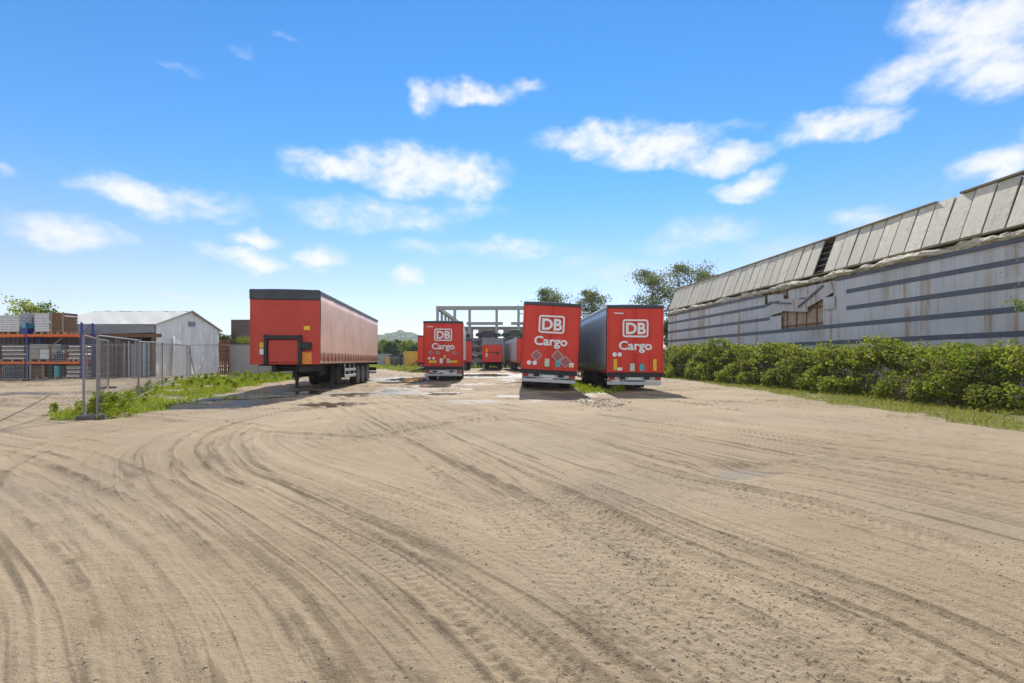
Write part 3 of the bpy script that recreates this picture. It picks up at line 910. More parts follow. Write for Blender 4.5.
# ------------------------------------------------------------------ stacked scrap cars
def car_body(seed):
    rg = random.Random(seed)
    prof = [(-2.1, 0.28), (-2.12, 0.62), (-1.95, 0.80), (-1.35, 0.88), (-0.85, 1.30), (0.55, 1.33), (1.15, 0.93), (1.95, 0.82), (2.1, 0.60), (2.08, 0.28), (1.75, 0.26), (1.6, 0.5), (1.3, 0.58), (1.0, 0.5), (0.85, 0.24), (-0.85, 0.24), (-1.0, 0.5), (-1.3, 0.58), (-1.6, 0.5), (-1.75, 0.26)]
    prof = [(a + rg.uniform(-.05, .05), b + rg.uniform(-.05, .03)) for a, b in prof]
    mb = MB()
    mb.prism(prof, lambda p: (p[0], -0.82 + (0.14 if p[1] > 0.95 else 0), p[1]), lambda p: (p[0], 0.82 - (0.14 if p[1] > 0.95 else 0), p[1]))
    return mb


scrap_cols = [('dark blue', (0.02, 0.03, 0.07)), ('black', (0.012, 0.012, 0.014)), ('dark grey', (0.05, 0.05, 0.055)), ('rusty brown', (0.10, 0.05, 0.035)), ('silver grey', (0.22, 0.23, 0.24)), ('dark green', (0.02, 0.045, 0.03))]
for n_, c_ in scrap_cols: M['car ' + n_] = paint('car ' + n_, c_, 0.4, dirt=0.45, dirtcol=(0.12, 0.08, 0.06), scale=2)
cols_x = [-8.3, -4.0, 0.3]
coln = ['left', 'middle', 'right']; layn = ['bottom', 'second', 'third', 'fourth', 'top']
seq = [1, 2, 0, 3, 4, 5, 1, 2, 0, 1, 2, 1, 3, 0, 5]
i = 0
for ci, cx in enumerate(cols_x):
    for ly in range(5):
        nm, _ = scrap_cols[seq[i]]
        zz = gzf(cx, 78) + ly * 1.22
        c = thing('scrap_car', f'crumpled {nm} wrecked car, {layn[ly]} in the {coln[ci]} column of the scrap stack', 'wrecked car',
                  (cx + random.uniform(-.4, .4), 79 + random.uniform(-.4, .4), zz), random.uniform(-.12, .12) + (PI if i % 2 else 0), 'wrecked cars stacked for scrap')
        car_body(i).build('body', M['car ' + nm], c, bevel=0.04)
        wb = MB()
        wb.prism([(-1.12, 0.92), (-0.8, 1.24), (0.5, 1.26), (0.95, 0.95)], lambda p: (p[0], -0.80 + (0.11 if p[1] > 1.0 else 0), p[1]), lambda p: (p[0], -0.84 + (0.11 if p[1] > 1.0 else 0), p[1]))
        wb.build('side_window', M['glass'], c)
        wh = None
        for sx in (-1.3, 1.3):
            for sy in (-0.7, 0.7):
                mbw = MB().tube((sx, sy - 0.1, 0.30), (sx, sy + 0.1, 0.30), 0.29, n=14)
                mbw.build('wheel', M['rubber'], c)
        i += 1

# ------------------------------------------------------------------ small things far left of the centre
def container(name, label, cat, x0, x1, y0, y1, z0, z1, mat, rz=0.0, group=None):
    cx, cy = (x0 + x1) / 2, (y0 + y1) / 2
    c = thing(name, label, cat, (cx, cy, z0), rz, group)
    w, d, h = (x1 - x0) / 2, (y1 - y0) / 2, z1 - z0
    mb = MB()
    for (ya, s) in ((-d, -1), (d, 1)):
        n = int(2 * w / 0.14); xs = [-w + 0.1 + (2 * w - 0.2) * k / n for k in range(n + 1)]
        for k in range(n):
            o0 = 0.03 if k % 2 else 0.0
            mb.box(xs[k], xs[k + 1], min(ya + s * -0.06, ya + s * (-0.012 - o0)), max(ya + s * -0.06, ya + s * (-0.012 - o0)), 0.15, h - 0.12)
    for (xa, s) in ((-w, -1), (w, 1)):
        n = int(2 * d / 0.14); ys = [-d + 0.1 + (2 * d - 0.2) * k / n for k in range(n + 1)]
        for k in range(n):
            o0 = 0.03 if k % 2 else 0.0
            mb.box(min(xa - s * 0.06, xa - s * (0.012 + o0)), max(xa - s * 0.06, xa - s * (0.012 + o0)), ys[k], ys[k + 1], 0.15, h - 0.12)
    mb.build('wall', mat, c)
    MB().box(-w + 0.02, w - 0.02, -d + 0.02, d - 0.02, h - 0.121, h - 0.02).build('roof', mat, c)
    mf = MB()
    for sx in (-1, 1):
        for sy in (-1, 1):
            mf.box(sx * w - 0.08 if sx > 0 else -w, sx * w if sx > 0 else -w + 0.08, sy * d - 0.08 if sy > 0 else -d, d if sy > 0 else -d + 0.08, 0, h)
    for sy in (-1, 1):
        y_ = sy * d
        mf.box(-w + 0.08, w - 0.08, min(y_, y_ - sy * 0.09), max(y_, y_ - sy * 0.09), 0.0, 0.14)
        mf.box(-w + 0.08, w - 0.08, min(y_, y_ - sy * 0.09), max(y_, y_ - sy * 0.09), h - 0.115, h)
    for sx in (-1, 1):
        x_ = sx * w
        mf.box(min(x_, x_ - sx * 0.09), max(x_, x_ - sx * 0.09), -d + 0.08, d - 0.08, 0.0, 0.14)
        mf.box(min(x_, x_ - sx * 0.09), max(x_, x_ - sx * 0.09), -d + 0.08, d - 0.08, h - 0.115, h)
    mf.build('corner_frame', mat, c)
    return c


Yc = 78.0
zc = gzf(-18, Yc)
container('storage_container', 'pale grey storage container standing low behind the rear end of the pink-sided trailer', 'container', atx(377, Yc), atx(388.5, Yc), Yc, Yc + 2.4, zc, zc + 2.1, M['container_grey'])
container('storage_container', 'yellow storage container just left of the lettered trailer with yellow strips', 'container', atx(406.5, Yc), atx(420, Yc), Yc - 2, Yc + 0.4, zc, zc + 2.5, M['container_yellow'])
sh = thing('shed', 'small dark shed with a low pitched roof beside the yellow container', 'shed', (atx(403.5, Yc), Yc, zc))
MB().box(-0.55, 0.55, -0.6, 0.9, 0, 1.85).build('wall', M['shed_dark'], sh)
MB().prism([(-0.7, 1.85), (0.7, 1.85), (0.0, 2.25)], lambda p: (p[0], -0.75, p[1]), lambda p: (p[0], 1.0, p[1])).build('roof', M['navy'], sh)
MB().box(-0.25, 0.25, -0.63, -0.602, 0.05, 1.6).build('door', M['container_grey'], sh)
sk = thing('skip', 'open yellow skip with sloping ends beside the pale grey container', 'skip', (atx(391.5, Yc), Yc, zc))
mb = MB()
prof = [(-0.9, 1.5), (-0.55, 0.15), (0.55, 0.15), (0.9, 1.5), (0.84, 1.5), (0.5, 0.22), (-0.5, 0.22), (-0.84, 1.5)]
mb.prism(prof, lambda p: (p[0], -0.8, p[1]), lambda p: (p[0], 0.8, p[1]))
for y_ in (-0.84, 0.80):
    mb.prism([(-0.9, 1.5), (-0.55, 0.15), (0.55, 0.15), (0.9, 1.5)], lambda p, y_=y_: (p[0], y_ - 0.0, p[1]), lambda p, y_=y_: (p[0], y_ + 0.04, p[1]))
mb.build('tub', M['container_yellow'], sk)
MB().box(-0.92, 0.92, -0.88, -0.842, 1.42, 1.55).build('rim', M['container_yellow'], sk)
vn = thing('parked_van', 'dark parked van standing between the yellow skip and the dark shed', 'van', (atx(397.5, Yc), Yc - 0.5, zc), 0)
mb = MB()
mb.prism([(-0.85, 0.35), (0.85, 0.35), (0.88, 1.1), (0.74, 1.95), (-0.74, 1.95), (-0.88, 1.1)], lambda p: (p[0], -1.0, p[1]), lambda p: (p[0], 3.2, p[1]))
mb.build('body', M['car black'], vn, bevel=0.08)
MB().prism([(-0.66, 1.2), (0.66, 1.2), (0.58, 1.75), (-0.58, 1.75)], lambda p: (p[0], -1.03, p[1]), lambda p: (p[0], -0.99, p[1])).build('rear_window', M['glass'], vn)
for s in (-1, 1):
    MB().box(s * 0.75 - 0.06, s * 0.75 + 0.06, -1.04, -0.99, 0.75, 1.1).build('taillight', M['lamp_red'], vn)
    for yy in (-0.2, 2.5):
        MB().tube((s * 0.78 - 0.1, yy, 0.33), (s * 0.78 + 0.1, yy, 0.33), 0.33, n=16).build('wheel', M['rubber'], vn)
rp = thing('loading_ramp', 'short sloping red metal ramp leaning by the yellow container', 'ramp', (atx(413.5, Yc - 4), Yc - 4, zc))
MB().prism([(-0.75, 0.0), (0.75, 1.0), (0.75, 1.12), (-0.85, 0.0)], lambda p: (p[0], -0.5, p[1]), lambda p: (p[0], 0.5, p[1])).build('deck', M['red_dull'], rp)
MB().box(0.6, 0.7, -0.45, 0.45, 0, 0.9).build('leg', M['black'], rp)

# ------------------------------------------------------------------ left background: concrete wall, containers, lattice gate
YW = 38.0; zw = gzf(-20, YW)
cw = thing('concrete_wall', 'low pale concrete wall running behind the nose of the pink-sided trailer', 'wall', (0, 0, 0))
mb = MB()
x = atx(228.5, YW); xend = atx(345, YW)
while x < xend - 0.1:
    x2 = min(x + 2.4, xend)
    mb = MB().box(x + 0.01, x2 - 0.01, YW, YW + 0.25, zw, zw + 2.35)
    mb.build('wall_panel', M['concrete'], cw, bevel=0.015)
    x = x2
MB().box(atx(228.5, YW), xend, YW - 0.05, YW + 0.3, zw + 2.352, zw + 2.43).build('coping', M['wood_brown'], cw)
container('shipping_container', 'dark brown corrugated container set high behind the pale concrete wall', 'container', atx(231, 42), atx(231, 42) + 6.1, 42, 44.4, zw + 2.46, zw + 5.0 - 0.32, M['container_brown'], group='brown containers stacked behind the concrete wall')
container('shipping_container', 'rusty brown container mostly hidden behind the pale concrete wall, under the raised one', 'container', atx(231, 42) - 0.1, atx(231, 42) + 6.0, 42.05, 44.45, zw, zw + 2.45, M['rust'], group='brown containers stacked behind the concrete wall')
lg = thing('lattice_gate', 'rusty brown lattice gate between the white tent and the pale concrete wall', 'gate', (0, 0, 0))
YL = 37.6
x0, x1 = atx(215, YL), atx(228, YL)
mb = MB()
n = 7
for k in range(n + 1):
    xx = x0 + (x1 - x0) * k / n
    mb.box(xx - 0.035, xx + 0.035, YL, YL + 0.05, zw + 0.05, zw + 2.62)
for k in range(9):
    z = zw + 0.15 + k * 0.29
    mb.box(x0, x1, YL - 0.04, YL - 0.003, z, z + 0.10)
mb.build('lattice', M['rust'], lg)
mb = MB().box(x0 - 0.06, x0, YL - 0.06, YL + 0.08, zw, zw + 2.72); mb.box(x1, x1 + 0.06, YL - 0.06, YL + 0.08, zw, zw + 2.72); mb.box(x0, x1, YL - 0.06, YL + 0.08, zw + 2.63, zw + 2.72)
mb.build('gate_frame', M['wood_brown'], lg)

# ------------------------------------------------------------------ white storage tent
tz = 0.30
tent = thing('storage_tent', 'white sheeted storage tent with a pitched roof and an open long side', 'tent', (0, 0, 0))
TX0, TX1, TY0, TY1, EH, RH = -29.9, -23.1, 30.7, 37.3, 3.42, 4.58
YM = (TY0 + TY1) / 2


def crumple(P0, P1, P2, P3, nu, nv, amp, seed, nrm):
    V = []
    for j in range(nv + 1):
        for i_ in range(nu + 1):
            u, v = i_ / nu, j / nv
            p = (Vector(P0) * (1 - u) + Vector(P1) * u) * (1 - v) + (Vector(P3) * (1 - u) + Vector(P2) * u) * v
            V.append(p)
    A = np.array([tuple(p) for p in V])
    s = A[:, 0] + A[:, 1]
    h = (fbm(s * 2.2, A[:, 2] * 0.55 + s * 0.3, 4, seed, 0.6) - 0.5) * 2.6 * amp
    A = A + h[:, None] * np.array(nrm)[None]
    Q = []
    for j in range(nv):
        for i_ in range(nu):
            a_ = j * (nu + 1) + i_
            Q.append((a_, a_ + 1, a_ + nu + 2, a_ + nu + 1))
    return A, np.array(Q)


def sheet(name, mat, quads, parent, th=0.03):
    VV, QQ, off = [], [], 0
    for (P, nu, nv, amp, seed, nrm) in quads:
        A, Q = crumple(*P, nu, nv, amp, seed, nrm)
        B = A - np.array(nrm)[None] * th
        VV += [A, B]; QQ += [Q + off, Q[:, ::-1] + off + len(A)]; off += 2 * len(A)
    return fast_mesh(name, np.concatenate(VV), np.concatenate(QQ), mat, parent, smooth=True)


gx = TX1
# gable: two quads up to the slopes
ge = sheet('gable_sheet', M['tent'], [
    (((gx, TY0, tz), (gx, YM, tz), (gx, YM, tz + RH), (gx, TY0, tz + EH)), 44, 34, 0.11, 4, (1, 0, 0)),
    (((gx, YM, tz), (gx, TY1, tz), (gx, TY1, tz + EH), (gx, YM, tz + RH)), 44, 34, 0.11, 4, (1, 0, 0))], tent)
sheet('gable_flap', M['white'], [(((gx + 0.22, TY0 + 1.15, tz), (gx + 0.5, TY0 + 2.9, tz), (gx + 0.26, TY0 + 1.9, tz + 2.4), (gx + 0.22, TY0 + 1.3, tz + 2.8)), 14, 26, 0.09, 12, (1, 0, 0))], tent)
plate_ = MB().box(gx + 0.09, gx + 0.13, YM - 0.28, YM + 0.42, tz + 3.55, tz + 3.85).build('vent_flap', M['tent_grey'], tent)
nr_ = Vector((0, -(RH - EH), YM - TY0)).normalized()
sheet('roof_sheet', M['tent_roof'], [
    (((TX0 - 0.1, TY0 - 0.25, tz + EH - 0.06), (gx + 0.15, TY0 - 0.25, tz + EH - 0.06), (gx + 0.15, YM, tz + RH + 0.03), (TX0 - 0.1, YM, tz + RH + 0.03)), 60, 16, 0.06, 7, tuple((0, -nr_.z * 0.35, nr_.z))),
    (((TX0 - 0.1, YM, tz + RH + 0.03), (gx + 0.15, YM, tz + RH + 0.03), (gx + 0.15, TY1 + 0.25, tz + EH - 0.06), (TX0 - 0.1, TY1 + 0.25, tz + EH - 0.06)), 60, 16, 0.06, 8, (0, 0.33, 0.93))], tent)
MB().path([(gx + 0.17, TY0 - 0.27, tz + EH - 0.05), (gx + 0.17, YM, tz + RH + 0.05), (gx + 0.17, TY1 + 0.27, tz + EH - 0.05)], [0.045] * 3).build('verge_pole', M['concrete'], tent)
sheet('valance', M['tent_grey'], [(((TX0, TY0 - 0.2, tz + EH - 0.75), (gx + 0.1, TY0 - 0.2, tz + EH - 0.55), (gx + 0.1, TY0 - 0.24, tz + EH + 0.0), (TX0, TY0 - 0.24, tz + EH + 0.0)), 70, 8, 0.06, 15, (0, -1, 0))], tent)
xo0, xo1 = atx(119, TY0), atx(154, TY0)
sheet('front_sheet', M['tent_grey'], [(((TX0, TY0, tz), (xo0 - 1.2, TY0, tz), (xo0 - 1.2, TY0, tz + EH - 0.3), (TX0, TY0, tz + EH - 0.3)), 40, 14, 0.05, 3, (0, -1, 0))], tent)
sheet('front_sheet', M['tent'], [(((xo1 + 0.1, TY0, tz), (gx, TY0, tz), (gx, TY0, tz + EH), (xo1 + 0.1, TY0, tz + EH)), 6, 24, 0.05, 3, (0, -1, 0))], tent)
sheet('back_sheet', M['tent'], [(((gx, TY1, tz), (TX0, TY1, tz), (TX0, TY1, tz + EH), (gx, TY1, tz + EH)), 20, 10, 0.05, 3, (0, 1, 0))], tent)
sheet('end_sheet', M['tent'], [
    (((TX0, YM, tz), (TX0, TY0, tz), (TX0, TY0, tz + EH), (TX0, YM, tz + RH)), 10, 10, 0.06, 4, (-1, 0, 0)),
    (((TX0, TY1, tz), (TX0, YM, tz), (TX0, YM, tz + RH), (TX0, TY1, tz + EH)), 10, 10, 0.06, 4, (-1, 0, 0))], tent)
for xx in (xo0 - 1.2, xo0 + 0.05, xo1):
    MB().box(xx - 0.09, xx + 0.09, TY0 - 0.12, TY0 + 0.06, tz, tz + EH - 0.56).build('post', M['wood_brown'], tent, bevel=0.01)
MB().box(xo0 - 1.2, xo1 + 0.6, TY0 - 0.17, TY0 - 0.122, tz + EH - 0.86, tz + EH - 0.62).build('door_track', M['wood_brown'], tent)
# boards stored upright in the opening
mbp = None
k = 0
xx = xo0 - 1.05
while xx < xo1 - 0.15:
    w = random.uniform(0.08, 0.17); h = random.uniform(2.15, 2.55)
    MBo = MB().box(xx, xx + w, -0.02, 0.02, 0, h)
    o = tag(MBo.build('upright_board', random.choice([M['strip_blue'], M['strip_blue'], M['white'], M['alu']]), None), 'tall pale blue-grey board leaning upright in the open side of the white tent', 'board', 'boards stored upright in the tent opening')
    o.location = (0, TY0 + 0.12 + random.uniform(0, 0.15), tz)
    xx += w + random.uniform(0.03, 0.14)
    k += 1

# ------------------------------------------------------------------ pallet racks
RY = 27.0; rz_ = 0.30
rack = thing('pallet_rack', 'blue and orange pallet rack loaded with wrapped goods behind the mesh fence', 'rack', (0, 0, 0))
ux = [atx(-29, RY), atx(26.5, RY), atx(81, RY)]
for xx in ux:
    mb = MB()
    for yy in (RY, RY + 0.72):
        mb.box(xx - 0.05, xx + 0.05, yy, yy + 0.08, rz_, rz_ + 3.25)
    mb.build('upright', M['rack_blue'], rack, bevel=0.008)
    mb = MB()
    for k in range(5):
        z = rz_ + 0.25 + k * 0.6
        mb.tube((xx, RY + 0.06, z), (xx, RY + 0.74, z + 0.6 * (1 if k % 2 else 1)), 0.018, n=6)
    mb.build('brace', M['rack_blue'], rack)
    MB().box(xx - 0.10, xx + 0.10, RY - 0.05, RY + 0.13, rz_, rz_ + 0.02).build('foot_plate', M['rack_blue'], rack)
ZB1, ZB2 = 1.24, 2.80
for (a, b) in zip(ux[:-1], ux[1:]):
    for z in (ZB1, ZB2):
        for yy in (RY - 0.045, RY + 0.80):
            MB().box(a + 0.052, b - 0.052, yy, yy + 0.044, z - 0.07, z + 0.07).build('beam', M['rack_orange'], rack, bevel=0.006)
for z in (ZB1, ZB2):
    mb = MB().tube((ux[1] + 0.1, RY + 0.78, z - 1.0), (ux[1] + 1.3, RY + 0.78, z - 0.1), 0.02, n=6) if z == ZB2 else MB().tube((ux[0] + 0.1, RY + 0.78, z - 1.0), (ux[0] + 1.3, RY + 0.78, z - 0.1), 0.02, n=6)
    mb.build('back_brace', M['alu'], rack)


container('storage_container', 'long dark grey container standing right behind the loaded pallet rack', 'container', -37.0, atx(79, 28.4), 28.4, 30.4, rz_, rz_ + 2.55, M['shed_dark'])


def pallet(mb_parent, w, d):
    mb = MB()
    for k in range(7):
        yy = -d / 2 + k * (d - 0.1) / 6
        mb.box(-w / 2, w / 2, yy, yy + 0.095, 0.118, 0.14)
    for k in range(3):
        xx = -w / 2 + k * (w - 0.12) / 2
        for yy in (-d / 2, -0.07, d / 2 - 0.14):
            mb.box(xx, xx + 0.12, yy, yy + 0.14, 0.022, 0.096)
        mb.box(xx, xx + 0.12, -d / 2, d / 2, 0.0, 0.021); mb.box(xx, xx + 0.12, -d / 2, d / 2, 0.097, 0.117)
    return mb.build('pallet', M['wood'], mb_parent)


def goods(kind, label, px0, px1, zb, ztop, depth_off=0.42, cat='pallet load'):
    x0, x1 = atx(px0, RY), atx(px1, RY)
    w = x1 - x0
    g = thing({'wrap': 'wrapped_pallet_load', 'layers': 'stacked_sheets', 'boxes': 'boxed_pallet_load', 'crate': 'timber_crate', 'cage': 'wire_cage', 'drum': 'drum_group', 'tarp': 'covered_load', 'small': 'small_crate'}[kind],
              label, cat, ((x0 + x1) / 2, RY + depth_off, zb), random.uniform(-0.03, 0.03), 'loads on the pallet rack')
    h = ztop - zb; d = 0.8
    if kind in ('wrap', 'layers', 'boxes', 'crate', 'drum'):
        pallet(g, w, d)
    if kind == 'wrap':
        mb = MB()
        A = []
        n = 7
        for k in range(n):
            z0 = 0.145 + (h - 0.145) * k / n; z1 = 0.145 + (h - 0.145) * (k + 1) / n - 0.006
            s = random.uniform(0.95, 1.0)
            mb.box(-w / 2 * s, w / 2 * s, -d / 2 * s, d / 2 * s, z0, z1)
        mb.build('wrapped_stack', M['wrap'], g, bevel=0.03)
        MB().box(-w / 2 - 0.01, w / 2 + 0.01, -d / 2 - 0.012, d / 2 + 0.01, h, h + 0.02).build('top_sheet', M['white'], g)
    elif kind == 'layers':
        n = int((h - 0.145) / 0.075)
        for cidx, mt in enumerate((M['wrap'], M['card'], M['wood_brown'])):
            mb = MB()
            for k in range(n):
                if k % 3 != cidx: continue
                z0 = 0.145 + k * 0.075
                mb.box(-w / 2 + random.uniform(0, .06), w / 2 - random.uniform(0, .06), -d / 2 + random.uniform(0, .08), d / 2, z0, z0 + 0.07)
            mb.build('sheets', mt, g, bevel=0.008)
    elif kind == 'boxes':
        nx_, nz_ = max(2, int(w / 0.38)), max(2, int((h - 0.15) / 0.26))
        for a_ in range(nx_):
            for b_ in range(nz_):
                xa = -w / 2 + w * a_ / nx_; za = 0.145 + (h - 0.145) * b_ / nz_
                MB().box(xa + 0.008, xa + w / nx_ - 0.008, -d / 2 + random.uniform(0, .04), d / 2, za + 0.004, za + (h - 0.145) / nz_ - 0.004).build('box', random.choice([M['card'], M['wrap'], M['card'], M['tag_cream']]), g, bevel=0.01)
    elif kind == 'crate':
        mb = MB()
        n = 6
        for k in range(n):
            z0 = 0.15 + (h - 0.15) * k / n
            mb.box(-w / 2, w / 2, -d / 2, -d / 2 + 0.03, z0, z0 + (h - 0.15) / n - 0.03)
            mb.box(-w / 2, -w / 2 + 0.03, -d / 2 + 0.03, d / 2, z0, z0 + (h - 0.15) / n - 0.03)
            mb.box(w / 2 - 0.03, w / 2, -d / 2 + 0.03, d / 2, z0, z0 + (h - 0.15) / n - 0.03)
        mb.build('slat_side', M['wood_brown'], g)
        mb = MB()
        for xx in (-w / 2 + 0.04, w / 2 - 0.12):
            mb.box(xx, xx + 0.08, -d / 2 - 0.025, -d / 2 - 0.002, 0.142, h + 0.02)
        mb.build('corner_batten', M['wood'], g)
        MB().box(-w / 2 + 0.05, w / 2 - 0.05, -d / 2 + 0.06, d / 2 - 0.05, 0.16, h * 0.72).build('contents', M['card'], g)
    elif kind == 'cage':
        mb = MB()
        n = int(w / 0.11)
        for k in range(n + 1):
            xx = -w / 2 + w * k / n
            mb.tube((xx, -d / 2, 0.03), (xx, -d / 2, h), 0.008, n=5)
        for k in range(7):
            z = 0.05 + (h - 0.07) * k / 6
            mb.tube((-w / 2, -d / 2, z), (w / 2, -d / 2, z), 0.01, n=5)
        mb.build('wire_front', M['steel'], g)
        mb = MB()
        for k in range(9):
            r_ = random.uniform(.15, .28)
            mb.tube((random.uniform(-w / 2 + .3, w / 2 - .3), -0.35, 0.1 + random.random() * (h - .35)), (random.uniform(-w / 2 + .3, w / 2 - .3), 0.35, 0.1 + random.random() * (h - .35)), r_ * 0.55, n=9)
        mb.box(-w / 2 + 0.05, w / 2 - 0.05, -0.2, 0.4, 0.02, h * 0.45)
        mb.build('contents', M['dark_goods'], g)
        for sx in (-1, 1):
            MB().box(sx * w / 2 - 0.03, sx * w / 2 + 0.03, -d / 2 - 0.02, -d / 2 + 0.04, 0, h + 0.02).build('post', M['rust'], g)
    elif kind == 'drum':
        for k, mt in enumerate((M['dark_goods'], M['tag_teal'], M['dark_goods'])):
            xx = -w / 2 + w * (k + 0.5) / 3
            mb = MB(); r_ = w / 6 - 0.01
            mb.tube((xx, -0.2, 0.145), (xx, -0.2, h - 0.05 * k), r_, n=16)
            for z in (0.35, 0.6): mb.tube((xx, -0.2, z), (xx, -0.2, z + 0.03), r_ + 0.012, n=16)
            mb.build('drum', mt, g)
    elif kind == 'tarp':
        mb = MB()
        mb.prism([(-w / 2, 0), (w / 2, 0), (w / 2 - 0.03, h - 0.06), (w / 2 - 0.25, h), (-w / 2 + 0.3, h + 0.03), (-w / 2 + 0.02, h - 0.08)], lambda p: (p[0], -0.25, p[1]), lambda p: (p[0], 0.3, p[1]))
        mb.build('tarpaulin', M['tarp_grey'], g, bevel=0.04)
        MB().box(-w / 2, w / 2, -0.27, -0.255, 0.5, 0.53).build('strap', M['black'], g)
    elif kind == 'small':
        MB().box(-w / 2, w / 2, -0.3, 0.3, 0.0, h * 0.55).build('bin', M['rack_blue'], g, bevel=0.015)
        MB().box(-w / 2 + 0.02, w / 2 - 0.02, -0.28, 0.28, h * 0.555, h).build('lid', M['tag_teal'], g, bevel=0.015)
    return g


T2, T1_, T0 = ZB2 + 0.072, ZB1 + 0.072, rz_
goods('wrap', 'white wrapped load at the left end of the top rack shelf', -3, 19, T2, T2 + 1.05, 0.42)
goods('small', 'small blue bin with a teal lid on the top shelf between two wrapped loads', 20.5, 26, T2, T2 + 0.62, 0.3)
goods('tarp', 'tall load under grey tarpaulin at the back of the top rack shelf', 4, 32, T2, T2 + 1.25, 1.0, 'covered load')
goods('wrap', 'white wrapped load in the middle of the top rack shelf, right of the grey tarpaulin', 32.5, 48.5, T2, T2 + 1.18, 0.45)
goods('crate', 'brown slatted timber crate at the right end of the loads on the top shelf', 49.5, 64, T2, T2 + 1.25, 0.45, 'crate')
goods('layers', 'stack of white and reddish sheets at the left of the middle shelf', 0, 24, T1_, T1_ + 0.92, 0.42, 'stack of sheets')
goods('boxes', 'grey boxed pallet load right of the blue upright on the middle shelf', 29, 48, T1_, T1_ + 1.0, 0.42)
goods('cage', 'dark wire cage on the middle shelf right of the grey boxes', 50, 65, T1_, T1_ + 0.85, 0.42, 'wire cage')
goods('layers', 'pale bundles stacked at the right end of the middle shelf', 67, 79, T1_, T1_ + 0.95, 0.42, 'stack of bundles')
goods('cage', 'dark wire cage on the floor at the left end of the rack', 0, 24, T0, T0 + 0.85, 0.42, 'wire cage')
goods('crate', 'timber crate on the floor of the rack right of the blue upright', 29, 44, T0, T0 + 0.8, 0.42, 'crate')
goods('drum', 'dark and teal drums on the floor of the rack', 45, 64, T0, T0 + 0.82, 0.42, 'drums')
goods('layers', 'stack of white and brown boards on the floor at the right end of the rack', 65, 79, T0, T0 + 0.84, 0.42, 'stack of boards')


# ------------------------------------------------------------------ mesh fence
M['fence'] = paint('galvanised fence tube', (0.24, 0.22, 0.22), 0.45, metal=0.4, dirt=0.3, scale=4)


def fence_panel(ax, ay, bx, by, label, h=2.0, wire=0.0024, step=0.11, z0=0.09):
    za, zb = gzf(ax, ay), gzf(bx, by)
    g = thing('mesh_fence_panel', label, 'fence', (ax, ay, za), 0, 'mobile mesh fence panels')
    B = Vector((bx - ax, by - ay, zb - za)); Ln = B.length; U = B / Ln
    for p in (Vector((0, 0, 0)), B):
        MB().tube(p + U * (0.03 if p.length < 0.01 else -0.03) + Vector((0, 0, 0.02)), p + U * (0.03 if p.length < 0.01 else -0.03) + Vector((0, 0, h)), 0.023, n=8).build('post', M['fence'], g)
    for z in (z0, h - 0.02):
        MB().tube(U * 0.05 + Vector((0, 0, z)), B - U * 0.05 + Vector((0, 0, z)), 0.020, n=7).build('rail', M['fence'], g)
    mb = MB()
    n = int(Ln / step)
    for k in range(1, n):
        p = B * (k / n)
        mb.tube(p + Vector((0, 0, z0)), p + Vector((0, 0, h - 0.02)), wire, n=4, caps=False)
    for k in range(1, 8):
        z = z0 + (h - 0.1) * k / 8
        mb.tube(U * 0.05 + Vector((0, 0, z)), B - U * 0.05 + Vector((0, 0, z)), wire * 1.25, n=4, caps=False)
    mb.build('mesh_infill', M['fence'], g)
    return g


def fence_foot(x, y, rz, label):
    f = thing('fence_foot', label, 'fence foot', (x, y, gzf(x, y)), rz, 'concrete fence feet')
    MB().box(-0.26, 0.26, -0.10, 0.10, -0.03, 0.10).build('block', M['foot'], f, bevel=0.03)
    MB().tube((0, 0, 0.098), (0, 0, 0.14), 0.035, n=10).build('socket', M['fence'], f)


PC = (-9.85, 11.25); PC2 = (-10.08, 11.15); P1_ = (-12.45, 15.8); Q1 = (-16.6, 19.5); Q2 = (atx(134, 27), 27.0)
fence_panel(*PC, *P1_, 'near mesh fence panel running back from the corner post, low rail in the weeds')
fence_panel(*PC2, (PC2[0] + Q1[0]) / 2, (PC2[1] + Q1[1]) / 2, 'mesh fence panel leading from the near corner post towards the racks', wire=0.0013, step=0.14)
fence_panel((PC2[0] + Q1[0]) / 2, (PC2[1] + Q1[1]) / 2, *Q1, 'mesh fence panel between the near corner run and the rack fence', wire=0.0013, step=0.14)
fence_panel(*P1_, -15.2, 20.6, 'mesh fence panel continuing behind the near one along the weeds', h=1.95)
fence_panel(-15.2, 20.6, -18.3, 27.0, 'mesh fence panel joining the weed strip to the tent gable', h=1.95)
fy_ = 25.2
xs_ = [atx(-30, fy_), atx(28, fy_), atx(83, fy_)]
fence_panel(xs_[0], fy_ - 0.5, xs_[1], fy_, 'mesh fence panel in front of the left rack bay', h=1.9, wire=0.0034)
fence_panel(xs_[1] + 0.05, fy_, xs_[2], fy_ + 0.3, 'mesh fence panel in front of the right rack bay', h=1.9, wire=0.0034)
pxs = [84, 135, 188, 234, 276]
ths = ['mesh fence panel in front of the tent opening', 'mesh fence panel in front of the tent gable', 'mesh fence panel in front of the lattice gate', 'mesh fence panel partly hidden by the nose of the pink-sided trailer']
for (a, b, lb) in zip(pxs[:-1], pxs[1:], ths):
    fence_panel(atx(a + 0.5, 27.2), 27.2, atx(b - 0.5, 27.2), 27.2, lb, h=1.98)
fence_foot(PC[0] - 0.1, PC[1] - 0.05, R(30), 'dark concrete foot under the near corner post of the mesh fence')
fence_foot(*P1_, R(60), 'concrete foot in the weeds at the far end of the near fence panel')
fence_foot(*Q1, R(60), 'concrete foot under the fence panel nearest the racks')
fence_foot(xs_[1], fy_, R(90), 'pale concrete foot under the fence post before the blue rack upright')
